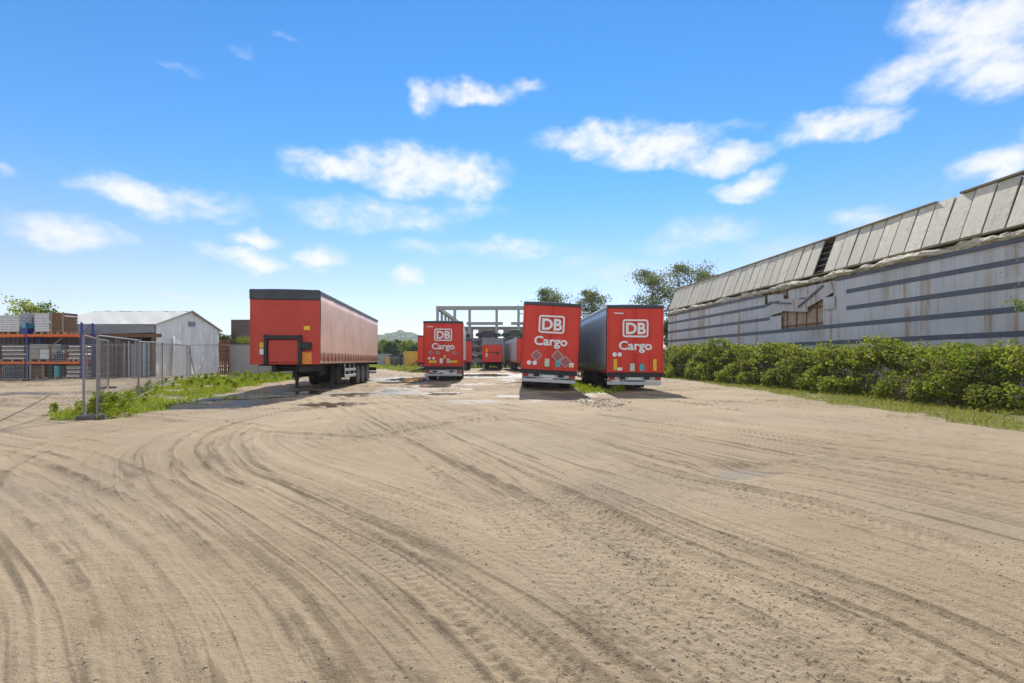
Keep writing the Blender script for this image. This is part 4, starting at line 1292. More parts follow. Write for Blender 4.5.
br = thing('prop_stay', 'slanting steel prop holding up the fence before the tent gable', 'fence stay', (atx(188, 27.2), 27.2, 0.3))
MB().tube((0, 0.04, 1.85), (-0.28, 1.1, 0.02), 0.025, n=8).build('tube', M['fence'], br)
MB().box(-0.4, -0.16, 1.0, 1.2, 0.0, 0.05).build('foot', M['fence'], br)
# low fence far back between trailers
for k, (a, b) in enumerate(((384, 394), (394, 404.5), (404.5, 415))):
    fence_panel(atx(a, 60) , 60, atx(b, 60), 60, ['far mesh fence panel before the pale grey container', 'far mesh fence panel before the dark van', 'far mesh fence panel before the yellow container'][k], h=1.4, wire=0.005, step=0.2)
# ------------------------------------------------------------------ ground
def catmull(P, n=10):
    P = np.array(P, dtype=float)
    P = np.concatenate([[2 * P[0] - P[1]], P, [2 * P[-1] - P[-2]]])
    out = []
    for i in range(1, len(P) - 2):
        for k in range(n):
            t = k / n
            out.append(0.5 * ((2 * P[i]) + (-P[i - 1] + P[i + 1]) * t + (2 * P[i - 1] - 5 * P[i] + 4 * P[i + 1] - P[i + 2]) * t * t + (-P[i - 1] + 3 * P[i] - 3 * P[i + 1] + P[i + 2]) * t ** 3))
    out.append(P[-2])
    return np.array(out)


def seg_dist(X, Y, line):
    """signed distance and arc length to a polyline"""
    best = np.full(X.shape, 1e9, dtype=np.float32); bd = np.zeros(X.shape, dtype=np.float32); bs = np.zeros(X.shape, dtype=np.float32)
    s0 = 0.0
    nseg = len(line) - 1
    for i in range(nseg):
        ax, ay = line[i]; bx, by = line[i + 1]
        ux, uy = bx - ax, by - ay
        l = math.hypot(ux, uy)
        if l < 1e-6: continue
        ux /= l; uy /= l
        px, py = X - ax, Y - ay
        t = px * ux + py * uy
        lo = -1e4 if i == 0 else 0.0; hi = 1e4 if i == nseg - 1 else l
        tc = np.clip(t, lo, hi)
        qx = px - tc * ux; qy = py - tc * uy
        d2 = qx * qx + qy * qy
        m = d2 < best
        best[m] = d2[m]
        sd = py * ux - px * uy
        bd[m] = (np.sqrt(d2) * np.sign(sd))[m]
        bs[m] = (s0 + tc)[m]
        s0 += l
    return bd, bs


def wl(*pp):
    return catmull([gp(*p) for p in pp], 8)


T1l = wl((-80, 450), (0, 482), (50, 505), (100, 545), (130, 600), (145, 650), (152, 690))
T2l = wl((-60, 440), (20, 457), (85, 487), (140, 520), (200, 560), (250, 610), (300, 660), (325, 690))
T3l = wl((520, 385), (420, 398), (330, 405), (250, 418), (205, 432), (186, 447), (190, 460), (205, 477), (240, 495), (300, 530), (360, 565), (450, 640), (495, 690))
T3b = wl((520, 392), (400, 408), (300, 422), (240, 440), (234, 454), (250, 472), (300, 502), (370, 545), (450, 595), (560, 690))
T5l = wl((380, 430), (410, 445), (460, 470), (512, 495), (600, 545), (700, 605), (820, 690))
R1l = wl((440, 440), (512, 475), (562, 500), (637, 540), (737, 585), (862, 640), (950, 690))
R2l = wl((440, 408), (537, 435), (662, 475), (812, 507), (1012, 565), (1150, 615))
R3l = wl((560, 415), (700, 440), (860, 470), (1060, 510))
R4l = wl((600, 403), (760, 425), (1060, 462))
T4l = wl((200, 425), (260, 432), (370, 437), (430, 428), (520, 415), (620, 412))

ang = np.concatenate([np.linspace(-57, 57, 980), np.linspace(57, 303, 75)[1:-1]])
ang = np.radians(ang)
inv = np.linspace(1 / 1.95, 1 / 95.0, 640)
rad = np.concatenate([[0.15, 0.6, 1.0, 1.4, 1.7], 1 / inv, [110, 130, 160, 200, 260, 350, 500, 800, 1300, 2200, 4000]])
na, nrd = len(ang), len(rad)
A, RR = np.meshgrid(ang, rad)
GX = (RR * np.sin(A)).astype(np.float32); GY = (RR * np.cos(A)).astype(np.float32)
sh_ = GX.shape
X = GX.ravel(); Y = GY.ravel()
Z = gz(X, Y).astype(np.float32)
near = (Y > 0.5) & (RR.ravel() < 60)
xn, yn, rn = X[near], Y[near], RR.ravel()[near]

# flow fields: parallel wheel tracks
rel = np.zeros_like(xn); wear = np.zeros_like(xn); churn = np.zeros_like(xn)
d2, s2 = seg_dist(xn, yn, T2l)
d3, s3 = seg_dist(xn, yn, T3l)
dr, sr = seg_dist(xn, yn, R1l)
dq, sq = seg_dist(xn, yn, R2l)
wq = 0.55 * (fbm(xn * 0.5, yn * 0.5, 3, 77) - 0.5)
bL = sstep(-0.7, 0.7, d3 + 1.15 + wq)            # T3 and what lies right of it
bM = sstep(-0.6, 0.8, d3 - 0.2 + wq)
bR = sstep(-0.8, 0.8, dr + 0.9 + wq)
bQ = sstep(-0.8, 0.8, dq + 0.2 + wq)
for (dd, ss, wgt, seed) in ((d2, s2, (1 - bL), 1), (d3, s3, bL * (1 - bR), 2), (dr, sr, bR * (1 - bQ), 3), (dq, sq, bQ, 4)):
    n1 = fbm(dd * 3.2 + 40, ss * 0.12, 3, seed) - 0.5
    n2 = fbm(dd * 15.0 + 20, ss * 0.28, 3, seed + 9) - 0.5
    n3 = fbm(dd * 42.0 + 20, ss * 0.8, 2, seed + 19) - 0.5
    rg = 1 - np.abs(2 * vnoise(dd * 9.0, ss * 0.16, seed + 31) - 1)        # thin ridges
    rg = np.clip((rg - 0.86) / 0.14, 0, 1) * (0.3 + fbm(ss * 1.5, dd * 6, 3, seed + 41))
    rel += wgt * (0.026 * n1 + 0.014 * n2 + 0.005 * n3 + 0.008 * rg)
    wear += wgt * (0.75 * n1 + 0.62 * n2 + 0.9 * n3 - 0.60 * rg)

wear += 0.55 * np.exp(-((d2 + 0.25) / 0.22) ** 2) * sstep(0.3, 0.6, fbm(s2 * 0.4, d2, 3, 71)) + 0.4 * np.exp(-((d3 - 1.3) / 0.5) ** 2)
# single pairs of wheel ruts
def ruts(line, off, width, depth, seed, amount=1.0, tread=0.0):
    global rel, wear, churn
    d, s = seg_dist(xn, yn, line)
    d = d - off + 0.10 * (fbm(s * 0.5, s * 0 + seed, 3, seed) - 0.5)
    br = amount * sstep(0.25, 0.6, fbm(s * 0.35, d * 0.4 + seed, 3, seed + 3))
    w = width / 2
    core = np.exp(-(d / w) ** 6)
    rim = np.exp(-((np.abs(d) - w * 1.12) / (0.16 * w + 0.02)) ** 2)
    rimn = fbm(s * 7, d * 9, 3, seed + 5)
    rel += br * (-depth * core + depth * 0.9 * rim * (0.3 + 1.2 * rimn))
    wear += br * (0.10 * core * (fbm(d * 25, s * 0.8, 2, seed + 8) - 0.3) - 0.55 * rim * np.clip(rimn - 0.25, 0, 1) * 1.6)
    if tread > 0:
        ph = (s + 0.55 * np.abs(d)) / 0.085
        tr = np.sin(2 * PI * ph) * core * sstep(0.45, 0.65, fbm(s * 0.8, d, 3, seed + 12))
        fade = np.exp(-rn / 9)
        rel += tread * tr * fade
        wear += 0.35 * np.clip(-tr, 0, 1) * -1 * fade


for (ln, off, w, dp, tr) in ((T1l, 0.0, 0.34, 0.010, 0), (T1l, 0.45, 0.2, 0.007, 0), (T2l, -0.12, 0.42, 0.016, 0), (T2l, 0.5, 0.3, 0.010, 0.0), (T3l, 0.0, 0.30, 0.022, 0.0), (T3l, 0.42, 0.30, 0.014, 0),
                             (T3l, -2.0, 0.35, 0.014, 0.004), (T3b, 0.0, 0.34, 0.018, 0.004), (T5l, 0.0, 0.34, 0.016, 0.005), (T5l, -0.5, 0.34, 0.012, 0.004), (R1l, 0.0, 0.40, 0.022, 0.007), (R1l, 0.55, 0.36, 0.016, 0.007),
                             (R1l, -0.6, 0.36, 0.014, 0.006), (R2l, 0, 0.42, 0.020, 0.006), (R2l, 2.0, 0.42, 0.016, 0.005), (R2l, 0.5, 0.34, 0.012, 0), (R3l, 0, 0.45, 0.018, 0), (R3l, 0.9, 0.4, 0.014, 0), (R4l, 0, 0.5, 0.020, 0), (R4l, 2.0, 0.5, 0.018, 0), (T4l, 0, 0.4, 0.026, 0), (T4l, 0.5, 0.3, 0.018, 0)):
    ruts(ln, off, w, dp, int(abs(off) * 100) + int(w * 1000) + len(ln), 1.0, tr)

# churned, crumbly belts
chb = np.exp(-((dr + 0.1) / 0.75) ** 2) * sstep(0.32, 0.62, fbm(xn * 0.7, yn * 0.7, 3, 101)) + 0.7 * np.exp(-((dq - 0.3) / 0.8) ** 2) * sstep(0.4, 0.65, fbm(xn * 0.6, yn * 0.6, 3, 103))
dt, st = seg_dist(xn, yn, T5l)
chb += 0.8 * np.exp(-((dt + 0.8) / 0.9) ** 2) * sstep(0.38, 0.62, fbm(xn * 0.8, yn * 0.8, 3, 107))
churn = np.clip(chb, 0, 1) * np.exp(-(rn / 14) ** 2)
cr = fbm(xn * 16, yn * 16, 3, 61) - 0.5
cr2 = np.clip(vnoise(xn * 28, yn * 28, 63) - 0.62, 0, 1) * 2.6
rel += churn * (0.020 * cr + 0.006 * cr2)
wear += -churn * (0.12 + 0.85 * np.clip(-cr, 0, 1))
# general unevenness
rel += 0.05 * (fbm(xn * 0.35, yn * 0.35, 3, 51) - 0.5) + 0.012 * (fbm(xn * 2.5, yn * 2.5, 3, 55) - 0.5)
far_ = sstep(8, 18, yn)
rel += far_ * 0.14 * (fbm(xn * 0.55, yn * 1.1, 4, 58) - 0.5)
wear += far_ * 1.9 * (fbm(xn * 0.5, yn * 1.2, 4, 59) - 0.5)

# puddles: hollows that hold water; (px, py, half width m, half depth m, level drop, kind)
PUD = [(738, 470, 0.55, 0.42, 'pale'), (403, 379.5, 1.5, 3.2, 'sky'), (441, 394, 0.75, 0.9, 'mud'), (352, 394, 1.0, 0.8, 'mud'), (325, 404, 0.8, 0.5, 'mud'), (487, 375, 2.4, 4.2, 'mud'),
       (300, 392, 0.8, 0.7, 'sky'), (232, 397, 1.0, 0.8, 'sky'), (205, 402, 0.6, 0.5, 'sky'), (265, 396, 0.7, 0.5, 'mud'), (436, 386, 0.9, 1.2, 'mud'), (520, 382, 0.7, 0.8, 'mud'), (22, 394, 0.9, 0.45, 'mud'), (388, 391, 0.55, 0.5, 'sky')]
wet = np.zeros_like(xn)
pud_info = []
for (px, py, hw, hd, kd) in PUD:
    cx, cy = gp(px, py)
    if px < 330 and kd != 'pale':
        cy = F * (EYE - gzf(cx * 0.9, cy * 0.9)) / (py - HOR); cx = atx(px, cy)
    q = ((xn - cx) / hw) ** 2 + ((yn - cy) / hd) ** 2 + 0.9 * (fbm(xn * 1.6, yn * 1.6, 3, 200) - 0.5) * 2
    m_ = np.clip(1.35 - q, 0, 1)
    sm = m_ * m_ * (3 - 2 * m_)
    flat = np.clip(1.9 - q, 0, 1)
    rel = rel * (1 - 0.85 * flat) - 0.045 * sm + 0.0
    wet = np.maximum(wet, (np.clip(1.15 - q, 0, 1) * 0.62 if kd == 'pale' else np.clip(2.4 - q, 0, 1)))
    churn *= (1 - flat)
    pud_info.append((cx, cy, hw, hd, kd))
# damp belt beside the near trailer and on the lane beyond the fence
wet = np.maximum(wet, 0.9 * sstep(0.45, 0.62, fbm(xn * 0.6, yn * 0.6, 4, 301)) * np.exp(-(((xn + 9.3) / 3.0) ** 2 + ((yn - 15.2) / 3.2) ** 2)))
wet = np.maximum(wet, 0.55 * sstep(0.42, 0.6, fbm(xn * 0.5, yn * 0.9, 4, 303)) * sstep(12, 15, -xn) * sstep(9, 12, yn))
wet = np.maximum(wet, 0.85 * sstep(0.50, 0.63, fbm(xn * 0.45, yn * 0.7, 4, 305)) * sstep(12, 18, yn) * sstep(-8, -4, -np.abs(xn + 1)))
fade = 1 - sstep(45, 60, rn)
Z[near] += (rel * fade).astype(np.float32)
attrs = {'wear': np.zeros_like(X), 'wet': np.zeros_like(X), 'churn': np.zeros_like(X), 'green': np.zeros_like(X)}
attrs['wear'][near] = wear * fade; attrs['wet'][near] = wet * fade; attrs['churn'][near] = churn


def poly_mask(x, y, poly, soft=0.5, seed=0):
    """soft inside mask of a polygon, ragged edge"""
    inside = np.zeros(x.shape, dtype=bool); n = len(poly)
    j = n - 1
    dmin = np.full(x.shape, 1e9)
    for i in range(n):
        xi, yi = poly[i]; xj, yj = poly[j]
        c = ((yi > y) != (yj > y)) & (x < (xj - xi) * (y - yi) / (yj - yi + 1e-12) + xi)
        inside ^= c
        ux, uy = xj - xi, yj - yi; l2 = ux * ux + uy * uy + 1e-9
        t = np.clip(((x - xi) * ux + (y - yi) * uy) / l2, 0, 1)
        dmin = np.minimum(dmin, (x - xi - t * ux) ** 2 + (y - yi - t * uy) ** 2)
        j = i
    sd = np.sqrt(dmin) * np.where(inside, 1, -1)
    return np.clip((sd + soft * (fbm(x * 1.4, y * 1.4, 3, seed) - 0.5) * 2.4) / soft + 0.5, 0, 1)


WEEDS = [(-10.5, 11.0), (-9.6, 11.4), (-9.6, 13.0), (-10.9, 17.0), (-12.2, 22), (-13.2, 28), (-14.0, 36), (-19, 37.5), (-19.0, 31), (-18.0, 27.2), (-16.5, 22), (-13.5, 16), (-11.7, 12.2)]
VERGE = [(9.6, 4), (10.0, 9.1), (10.7, 17.0), (11.4, 24), (12.0, 30), (11.6, 44), (17, 60), (20, 44), (19, 4)]
BACK = [(-30, 58), (-12, 57), (-8.5, 62), (-4.0, 77), (6, 76), (20, 62), (60, 70), (60, 140), (-60, 140), (-40, 70)]
STRIP2 = [(2.95, 19.8), (4.2, 19.6), (4.3, 34), (3.2, 34)]
MIDG = [(-10.8, 50), (-9.0, 49), (-7.2, 56), (-9, 58), (-14, 57), (-14, 53)]
g1 = poly_mask(X, Y, WEEDS, 0.5, 1) * np.clip(0.6 + 1.6 * (fbm(X * 0.9, Y * 0.9, 3, 640) - 0.35) * 2, 0, 1); g2 = poly_mask(X, Y, VERGE, 0.45, 2); g3 = poly_mask(X, Y, BACK, 2.0, 3); g4 = poly_mask(X, Y, STRIP2, 0.4, 4) * 0.8; g5 = poly_mask(X, Y, MIDG, 1.2, 5)
attrs['green'] = np.maximum.reduce([g1, g2, g3, g4, g5, (RR.ravel() > 130) * 1.0]).astype(np.float32)

idx = np.arange(nrd * na).reshape(nrd, na)
a_ = idx[:-1]; b_ = idx[1:]
Q = np.stack([a_, np.roll(a_, -1, 1), np.roll(b_, -1, 1), b_], -1).reshape(-1, 4)[:, ::-1]
V = np.stack([X, Y, Z], 1)
V = np.concatenate([V, [[0, 0, 0]]])


def ground_mat():
    m, t, out = new_mat('yard dirt')
    p = t.n('ShaderNodeBsdfPrincipled')
    oc = t.n('ShaderNodeTexCoord').outputs['Object']
    wear_, wet_, churn_, green_ = (t.attr(k) for k in ('wear', 'wet', 'churn', 'green'))
    big = t.noise(oc, 0.22, 5, 0.6)
    mid = t.noise(oc, 1.6, 6, 0.65)
    fine = t.noise(oc, 22.0, 6, 0.7)
    grit = t.noise(oc, 120.0, 3, 0.6)
    pale = c4((0.372, 0.284, 0.180)); sand = c4((0.276, 0.204, 0.122)); brown = c4((0.125, 0.088, 0.050)); grey = c4((0.245, 0.198, 0.142))
    f = t.math('ADD', t.math('MULTIPLY', big, 0.8), t.math('MULTIPLY', mid, 0.4))
    c = t.mix(t.ramp(f, 0.40, 0.80), sand, pale)
    c = t.mix(t.math('MULTIPLY', t.ramp(t.noise(t.mapping(oc, (1, 1, 1), (9, 4, 0)), 0.35, 4, 0.6), 0.45, 0.7), 0.5), c, grey)
    w = t.math('ADD', wear_, t.math('MULTIPLY', t.math('SUBTRACT', fine, 0.5), 0.85))
    c = t.mix(t.ramp(w, 0.05, 0.75), c, pale)
    c = t.mix(t.math('MULTIPLY', t.ramp(w, -0.10, -0.66), 0.66), c, brown)
    # crumbs of darker soil
    nv = t.n('ShaderNodeTexNoise'); t.l(oc, nv.inputs['Vector']); nv.inputs['Scale'].default_value = 38.0; nv.inputs['Detail'].default_value = 3.0
    dv = t.n('ShaderNodeVectorMath', operation='SCALE'); t.l(nv.outputs['Color'], dv.inputs[0]); dv.inputs['Scale'].default_value = 0.075
    av = t.n('ShaderNodeVectorMath', operation='ADD'); t.l(oc, av.inputs[0]); t.l(dv.outputs[0], av.inputs[1])
    vor = t.n('ShaderNodeTexVoronoi', feature='F1'); t.l(av.outputs[0], vor.inputs['Vector']); vor.inputs['Scale'].default_value = 21.0
    cr_ = t.math('MULTIPLY', t.ramp(vor.outputs['Distance'], 0.26, 0.12), t.ramp(t.math('ADD', t.noise(oc, 2.7, 4, 0.7), t.math('MULTIPLY', churn_, 0.35)), 0.54, 0.66))
    c = t.mix(t.math('MULTIPLY', cr_, 0.75), c, c4((0.15, 0.105, 0.065)))
    c = t.mix(t.math('MULTIPLY', t.ramp(grit, 0.57, 0.70), 0.34), c, c4((0.14, 0.10, 0.065)))
    c = t.mix(t.math('MULTIPLY', t.ramp(grit, 0.45, 0.32), 0.32), c, c4((0.44, 0.37, 0.28)))
    wetf = t.ramp(t.math('ADD', wet_, t.math('MULTIPLY', t.math('SUBTRACT', mid, 0.5), 0.5)), 0.25, 0.85)
    c = t.mix(t.math('MULTIPLY', wetf, 0.72), c, c4((0.10, 0.075, 0.052)))
    gc = t.mix(t.ramp(mid, 0.35, 0.65), c4((0.09, 0.105, 0.022)), c4((0.21, 0.19, 0.06)))
    gc = t.mix(t.math('MULTIPLY', t.ramp(fine, 0.5, 0.7), 0.6), gc, c4((0.20, 0.15, 0.09)))
    c = t.mix(t.ramp(t.math('ADD', green_, t.math('MULTIPLY', t.math('SUBTRACT', fine, 0.5), 0.8)), 0.35, 0.7), c, gc)
    t.l(c, p.inputs['Base Color'])
    p.inputs['Specular IOR Level'].default_value = 0.25
    t.l(t.math('MULTIPLY_ADD', wetf, -0.5, 0.92), p.inputs['Roughness'])
    b = t.n('ShaderNodeBump'); b.inputs['Strength'].default_value = 1.0; b.inputs['Distance'].default_value = 0.022
    hgt = t.math('ADD', t.math('MULTIPLY', fine, 1.0), t.math('MULTIPLY', grit, 0.35))
    hgt = t.math('ADD', hgt, t.math('MULTIPLY', cr_, 0.7))
    hgt = t.math('ADD', hgt, t.math('MULTIPLY', t.noise(oc, 6.0, 5, 0.65), 1.2))
    t.l(hgt, b.inputs['Height']); t.l(b.outputs[0], p.inputs['Normal'])
    t.l(p.outputs[0], out.inputs[0])
    return m


M['ground'] = ground_mat()
# fan in the middle under the camera
fanq = np.stack([np.full(na, nrd * na), np.roll(idx[0], -1), idx[0], idx[0]], 1)
ground = fast_mesh('ground', V, Q, M['ground'], smooth=True)
gme = ground.data
for k, v in attrs.items():
    at = gme.attributes.new(k, 'FLOAT', 'POINT')
    at.data.foreach_set('value', np.concatenate([v, [0]]).astype(np.float32))
tag(ground, kind='structure')
MB().add([(0.16 * math.sin(2 * PI * k / 12), 0.16 * math.cos(2 * PI * k / 12), gzf(0, 0) - 0.004) for k in range(12)], [tuple(range(12))]).build('ground_patch', M['ground'])
tag(bpy.data.objects['ground_patch'], kind='structure')

# heights of the finished ground, for setting things down on it
def gheight(xs, ys):
    """bilinear lookup in the polar grid (front sector only)"""
    r = np.hypot(xs, ys); th = np.arctan2(xs, ys)
    ia = np.clip((th - ang[0]) / (ang[1] - ang[0]), 0, 978.999)
    ir = np.interp(r, rad, np.arange(nrd))
    i0 = np.floor(ia).astype(int); j0 = np.clip(np.floor(ir).astype(int), 0, nrd - 2)
    fa, fr_ = ia - i0, ir - j0
    Zg = Z.reshape(nrd, na)
    return (Zg[j0, i0] * (1 - fa) + Zg[j0, i0 + 1] * fa) * (1 - fr_) + (Zg[j0 + 1, i0] * (1 - fa) + Zg[j0 + 1, i0 + 1] * fa) * fr_


# water in the hollows
def water(name, col, rough):
    m, t, out = new_mat(name)
    p = t.n('ShaderNodeBsdfPrincipled'); oc = t.n('ShaderNodeTexCoord').outputs['Object']
    t.l(t.mix(t.noise(oc, 1.3, 4), c4([u * 0.75 for u in col]), c4([u * 1.2 for u in col])), p.inputs['Base Color'])
    p.inputs['Roughness'].default_value = rough; p.inputs['IOR'].default_value = 1.33
    b = t.n('ShaderNodeBump'); b.inputs['Strength'].default_value = 0.06; b.inputs['Distance'].default_value = 0.01
    t.l(t.noise(oc, 9, 3), b.inputs['Height']); t.l(b.outputs[0], p.inputs['Normal'])
    t.l(p.outputs[0], out.inputs[0])
    return m


M['mud'] = water('muddy water', (0.17, 0.125, 0.075), 0.10)
M['skyw'] = water('shallow water', (0.13, 0.11, 0.085), 0.03)
M['palemud'] = water('drying mud', (0.215, 0.165, 0.11), 0.6)
for (cx, cy, hw, hd, kd) in pud_info:
    if kd == 'pale': continue
    n = 40
    bz = gzf(cx, cy)
    vs = []
    for k in range(n):
        a = 2 * PI * k / n
        vs.append((cx + 1.7 * hw * math.cos(a), cy + 1.7 * hd * math.sin(a), bz - 0.017))
    # follow the macro slope so the sheet stays in its hollow
    mb = MB().add(vs, [tuple(range(n))])
    o = mb.build('puddle', {'mud': M['mud'], 'sky': M['skyw'], 'pale': M['palemud']}[kd])
    tag(o, kind='structure')

# clods and stones as one loose litter
ico = [(0, 0, 1), (0.894, 0, 0.447), (0.276, 0.851, 0.447), (-0.724, 0.526, 0.447), (-0.724, -0.526, 0.447), (0.276, -0.851, 0.447), (0.724, 0.526, -0.447), (-0.276, 0.851, -0.447), (-0.894, 0, -0.447), (-0.276, -0.851, -0.447), (0.724, -0.526, -0.447), (0, 0, -1)]
icf = [(0, 1, 2), (0, 2, 3), (0, 3, 4), (0, 4, 5), (0, 5, 1), (1, 6, 2), (2, 7, 3), (3, 8, 4), (4, 9, 5), (5, 10, 1), (1, 10, 6), (2, 6, 7), (3, 7, 8), (4, 8, 9), (5, 9, 10), (6, 11, 7), (7, 11, 8), (8, 11, 9), (9, 11, 10), (10, 11, 6)]
ico = np.array(ico, dtype=np.float32); icf = np.array(icf)


def litter(name, label, n, mat, sampler, smin, smax):
    x, y = sampler(n)
    n = len(x)
    s = smin * (smax / smin) ** (RNG.random(n) ** 2.6)
    z = gheight(x, y)
    sc = s[:, None] * RNG.uniform(0.6, 1.25, (n, 3)) * np.array([1, 1, 0.65])
    th = RNG.uniform(0, 2 * PI, n)
    P = ico[None] * sc[:, None, :] * RNG.uniform(0.78, 1.2, (n, 12, 1))
    c, s_ = np.cos(th)[:, None], np.sin(th)[:, None]
    PX = P[..., 0] * c - P[..., 1] * s_ + x[:, None]; PY = P[..., 0] * s_ + P[..., 1] * c + y[:, None]; PZ = P[..., 2] + (z + s * 0.22)[:, None]
    VV = np.stack([PX, PY, PZ], -1).reshape(-1, 3)
    FF = (icf[None] + (np.arange(n) * 12)[:, None, None]).reshape(-1, 3)
    o = fast_mesh(name, VV, FF, mat)
    return tag(o, label, name.replace('_', ' '), kind='stuff')


M['clod'] = paint('soil clods', (0.30, 0.235, 0.16), 0.95, dirt=0.4, dirtcol=(0.33, 0.26, 0.18), scale=8)
M['stone'] = paint('pale stones', (0.31, 0.265, 0.20), 0.9, dirt=0.4, scale=10)


def s_belt(line, spread):
    def f(n):
        L_ = line; k = RNG.integers(0, len(L_) - 1, n); t = RNG.random(n)[:, None]
        p = L_[k] * (1 - t) + L_[k + 1] * t
        p = p + RNG.normal(size=(n, 2)) * spread
        w = fbm(p[:, 0] * 1.3, p[:, 1] * 1.3, 3, 500)
        k_ = (p[:, 1] > 1.9) & (w > 0.42) & (np.hypot(p[:, 0], p[:, 1]) < 45)
        return p[k_, 0], p[k_, 1]
    return f


def s_all(n):
    u = RNG.random(n); r = 1 / (1 / 2.0 + u * (1 / 26.0 - 1 / 2.0)); th = np.radians(RNG.uniform(-50, 50, n))
    x, y = r * np.sin(th), r * np.cos(th)
    w = fbm(x * 0.9, y * 0.9, 4, 510)
    k_ = (w > 0.5) & (x < 10)
    return x[k_], y[k_]


def s_mix(n):
    xs_, ys_ = [], []
    for ln, sp, fr_ in ((R1l, 0.5, 0.34), (R2l, 0.6, 0.22), (T5l, 0.6, 0.22), (T3l, 0.35, 0.1), (T3b, 0.5, 0.12)):
        a, b = s_belt(ln, sp)(int(n * fr_)); xs_.append(a); ys_.append(b)
    return np.concatenate(xs_), np.concatenate(ys_)


litter('soil_clods', 'dark crumbs of soil thrown up along the wheel tracks', 9000, M['clod'], s_mix, 0.002, 0.0095)
litter('gravel', 'small pale stones strewn over the dirt yard', 5200, M['stone'], s_all, 0.002, 0.010)


def s_heap(n):
    x = 1.95 + RNG.normal(size=n) * 0.45 + 0; y = 15.6 + RNG.normal(size=n) * 1.0
    return x + 1.0, y
litter('rubble', 'scatter of pale rubble on the dirt in front of the leaning trailer', 700, M['stone'], s_heap, 0.010, 0.045)

# ------------------------------------------------------------------ grass and weeds
def sample_poly(poly, n, seed=0, soft=0.4):
    P = np.array(poly); x0, y0 = P.min(0); x1, y1 = P.max(0)
    x = RNG.uniform(x0, x1, n * 6); y = RNG.uniform(y0, y1, n * 6)
    k = poly_mask(x, y, poly, soft, seed) > RNG.random(len(x)) * 0.8 + 0.2
    x, y = x[k][:n], y[k][:n]
    return x, y


def blades(name, label, x, y, h0, h1, mat, wide=0.012, cat='grass'):
    n = len(x)
    z = np.where(np.hypot(x, y) < 94, gheight(x, y), gz(x, y)) - 0.01
    h = RNG.uniform(h0, h1, n); th = RNG.uniform(0, 2 * PI, n); w = wide * RNG.uniform(0.7, 1.5, n)
    lx, ly = RNG.normal(size=n) * h * 0.35, RNG.normal(size=n) * h * 0.35
    dx_, dy_ = np.cos(th) * w, np.sin(th) * w
    v0 = np.stack([x - dx_, y - dy_, z], 1); v1 = np.stack([x + dx_, y + dy_, z], 1)
    v2 = np.stack([x + lx * 0.4 + dx_ * 0.7, y + ly * 0.4 + dy_ * 0.7, z + h * 0.6], 1)
    v3 = np.stack([x + lx, y + ly, z + h], 1)
    V = np.stack([v0, v1, v2, v3], 1).reshape(-1, 3)
    b = (np.arange(n) * 4)[:, None]
    Fc = np.concatenate([b + np.array([[0, 1, 2]]), b + np.array([[0, 2, 3]])], 1).reshape(-1, 3)
    return tag(fast_mesh(name, V, Fc, mat), label, cat, kind='stuff')


x, y = sample_poly(VERGE, 60000, 2, 0.5)
k = (x < 16) & (y > 4.5) & (fbm(x * 0.8, y * 0.8, 3, 610) > 0.36); x, y = x[k], y[k]
blades('verge_grass', 'rough yellowing grass along the foot of the bramble hedge', x, y, 0.05, 0.17, M['grass'], 0.010)
x, y = sample_poly(WEEDS, 26000, 1, 0.5); k = fbm(x * 0.9, y * 0.9, 3, 640) > 0.36; x, y = x[k], y[k]
blades('grass', 'bright green grass strip along the mesh fence', x, y, 0.04, 0.17, M['weed'], 0.012)
x, y = sample_poly(BACK, 30000, 3, 2.0); k = y < 100; x, y = x[k], y[k]
blades('back_grass', 'grass at the far edge of the yard behind the back row of trailers', x, y, 0.15, 0.5, M['weed'], 0.05)
x, y = sample_poly(MIDG, 3500, 5, 1.2)
blades('thin_grass', 'thin yellow grass patch on the yard behind the pink-sided trailer', x, y, 0.06, 0.22, M['grass'], 0.03)
x, y = sample_poly(STRIP2, 2600, 4, 0.35)
blades('track_weeds', 'yellow green weeds between the leaning trailer and the upright one', x, y, 0.05, 0.2, M['weed'], 0.016, 'weeds')


def clumps(poly, n, hmin, hmax, seed, leaf, per):
    cx, cy = sample_poly(poly, n, seed, 0.3)
    den = fbm(cx * 0.7, cy * 0.7, 3, 620 + seed)
    k = den > 0.40; cx, cy = cx[k], cy[k]
    out = []
    for x_, y_ in zip(cx, cy):
        h = RNG.uniform(hmin, hmax) ; m_ = int(per * RNG.uniform(0.6, 1.3))
        t = RNG.random(m_) ** 0.7
        r = h * 0.42 * (1 - 0.55 * t) * np.sqrt(RNG.random(m_)); a = RNG.uniform(0, 2 * PI, m_)
        out.append(np.stack([x_ + r * np.cos(a), y_ + r * np.sin(a), gzf(x_, y_) + h * t], 1))
    return np.concatenate(out)


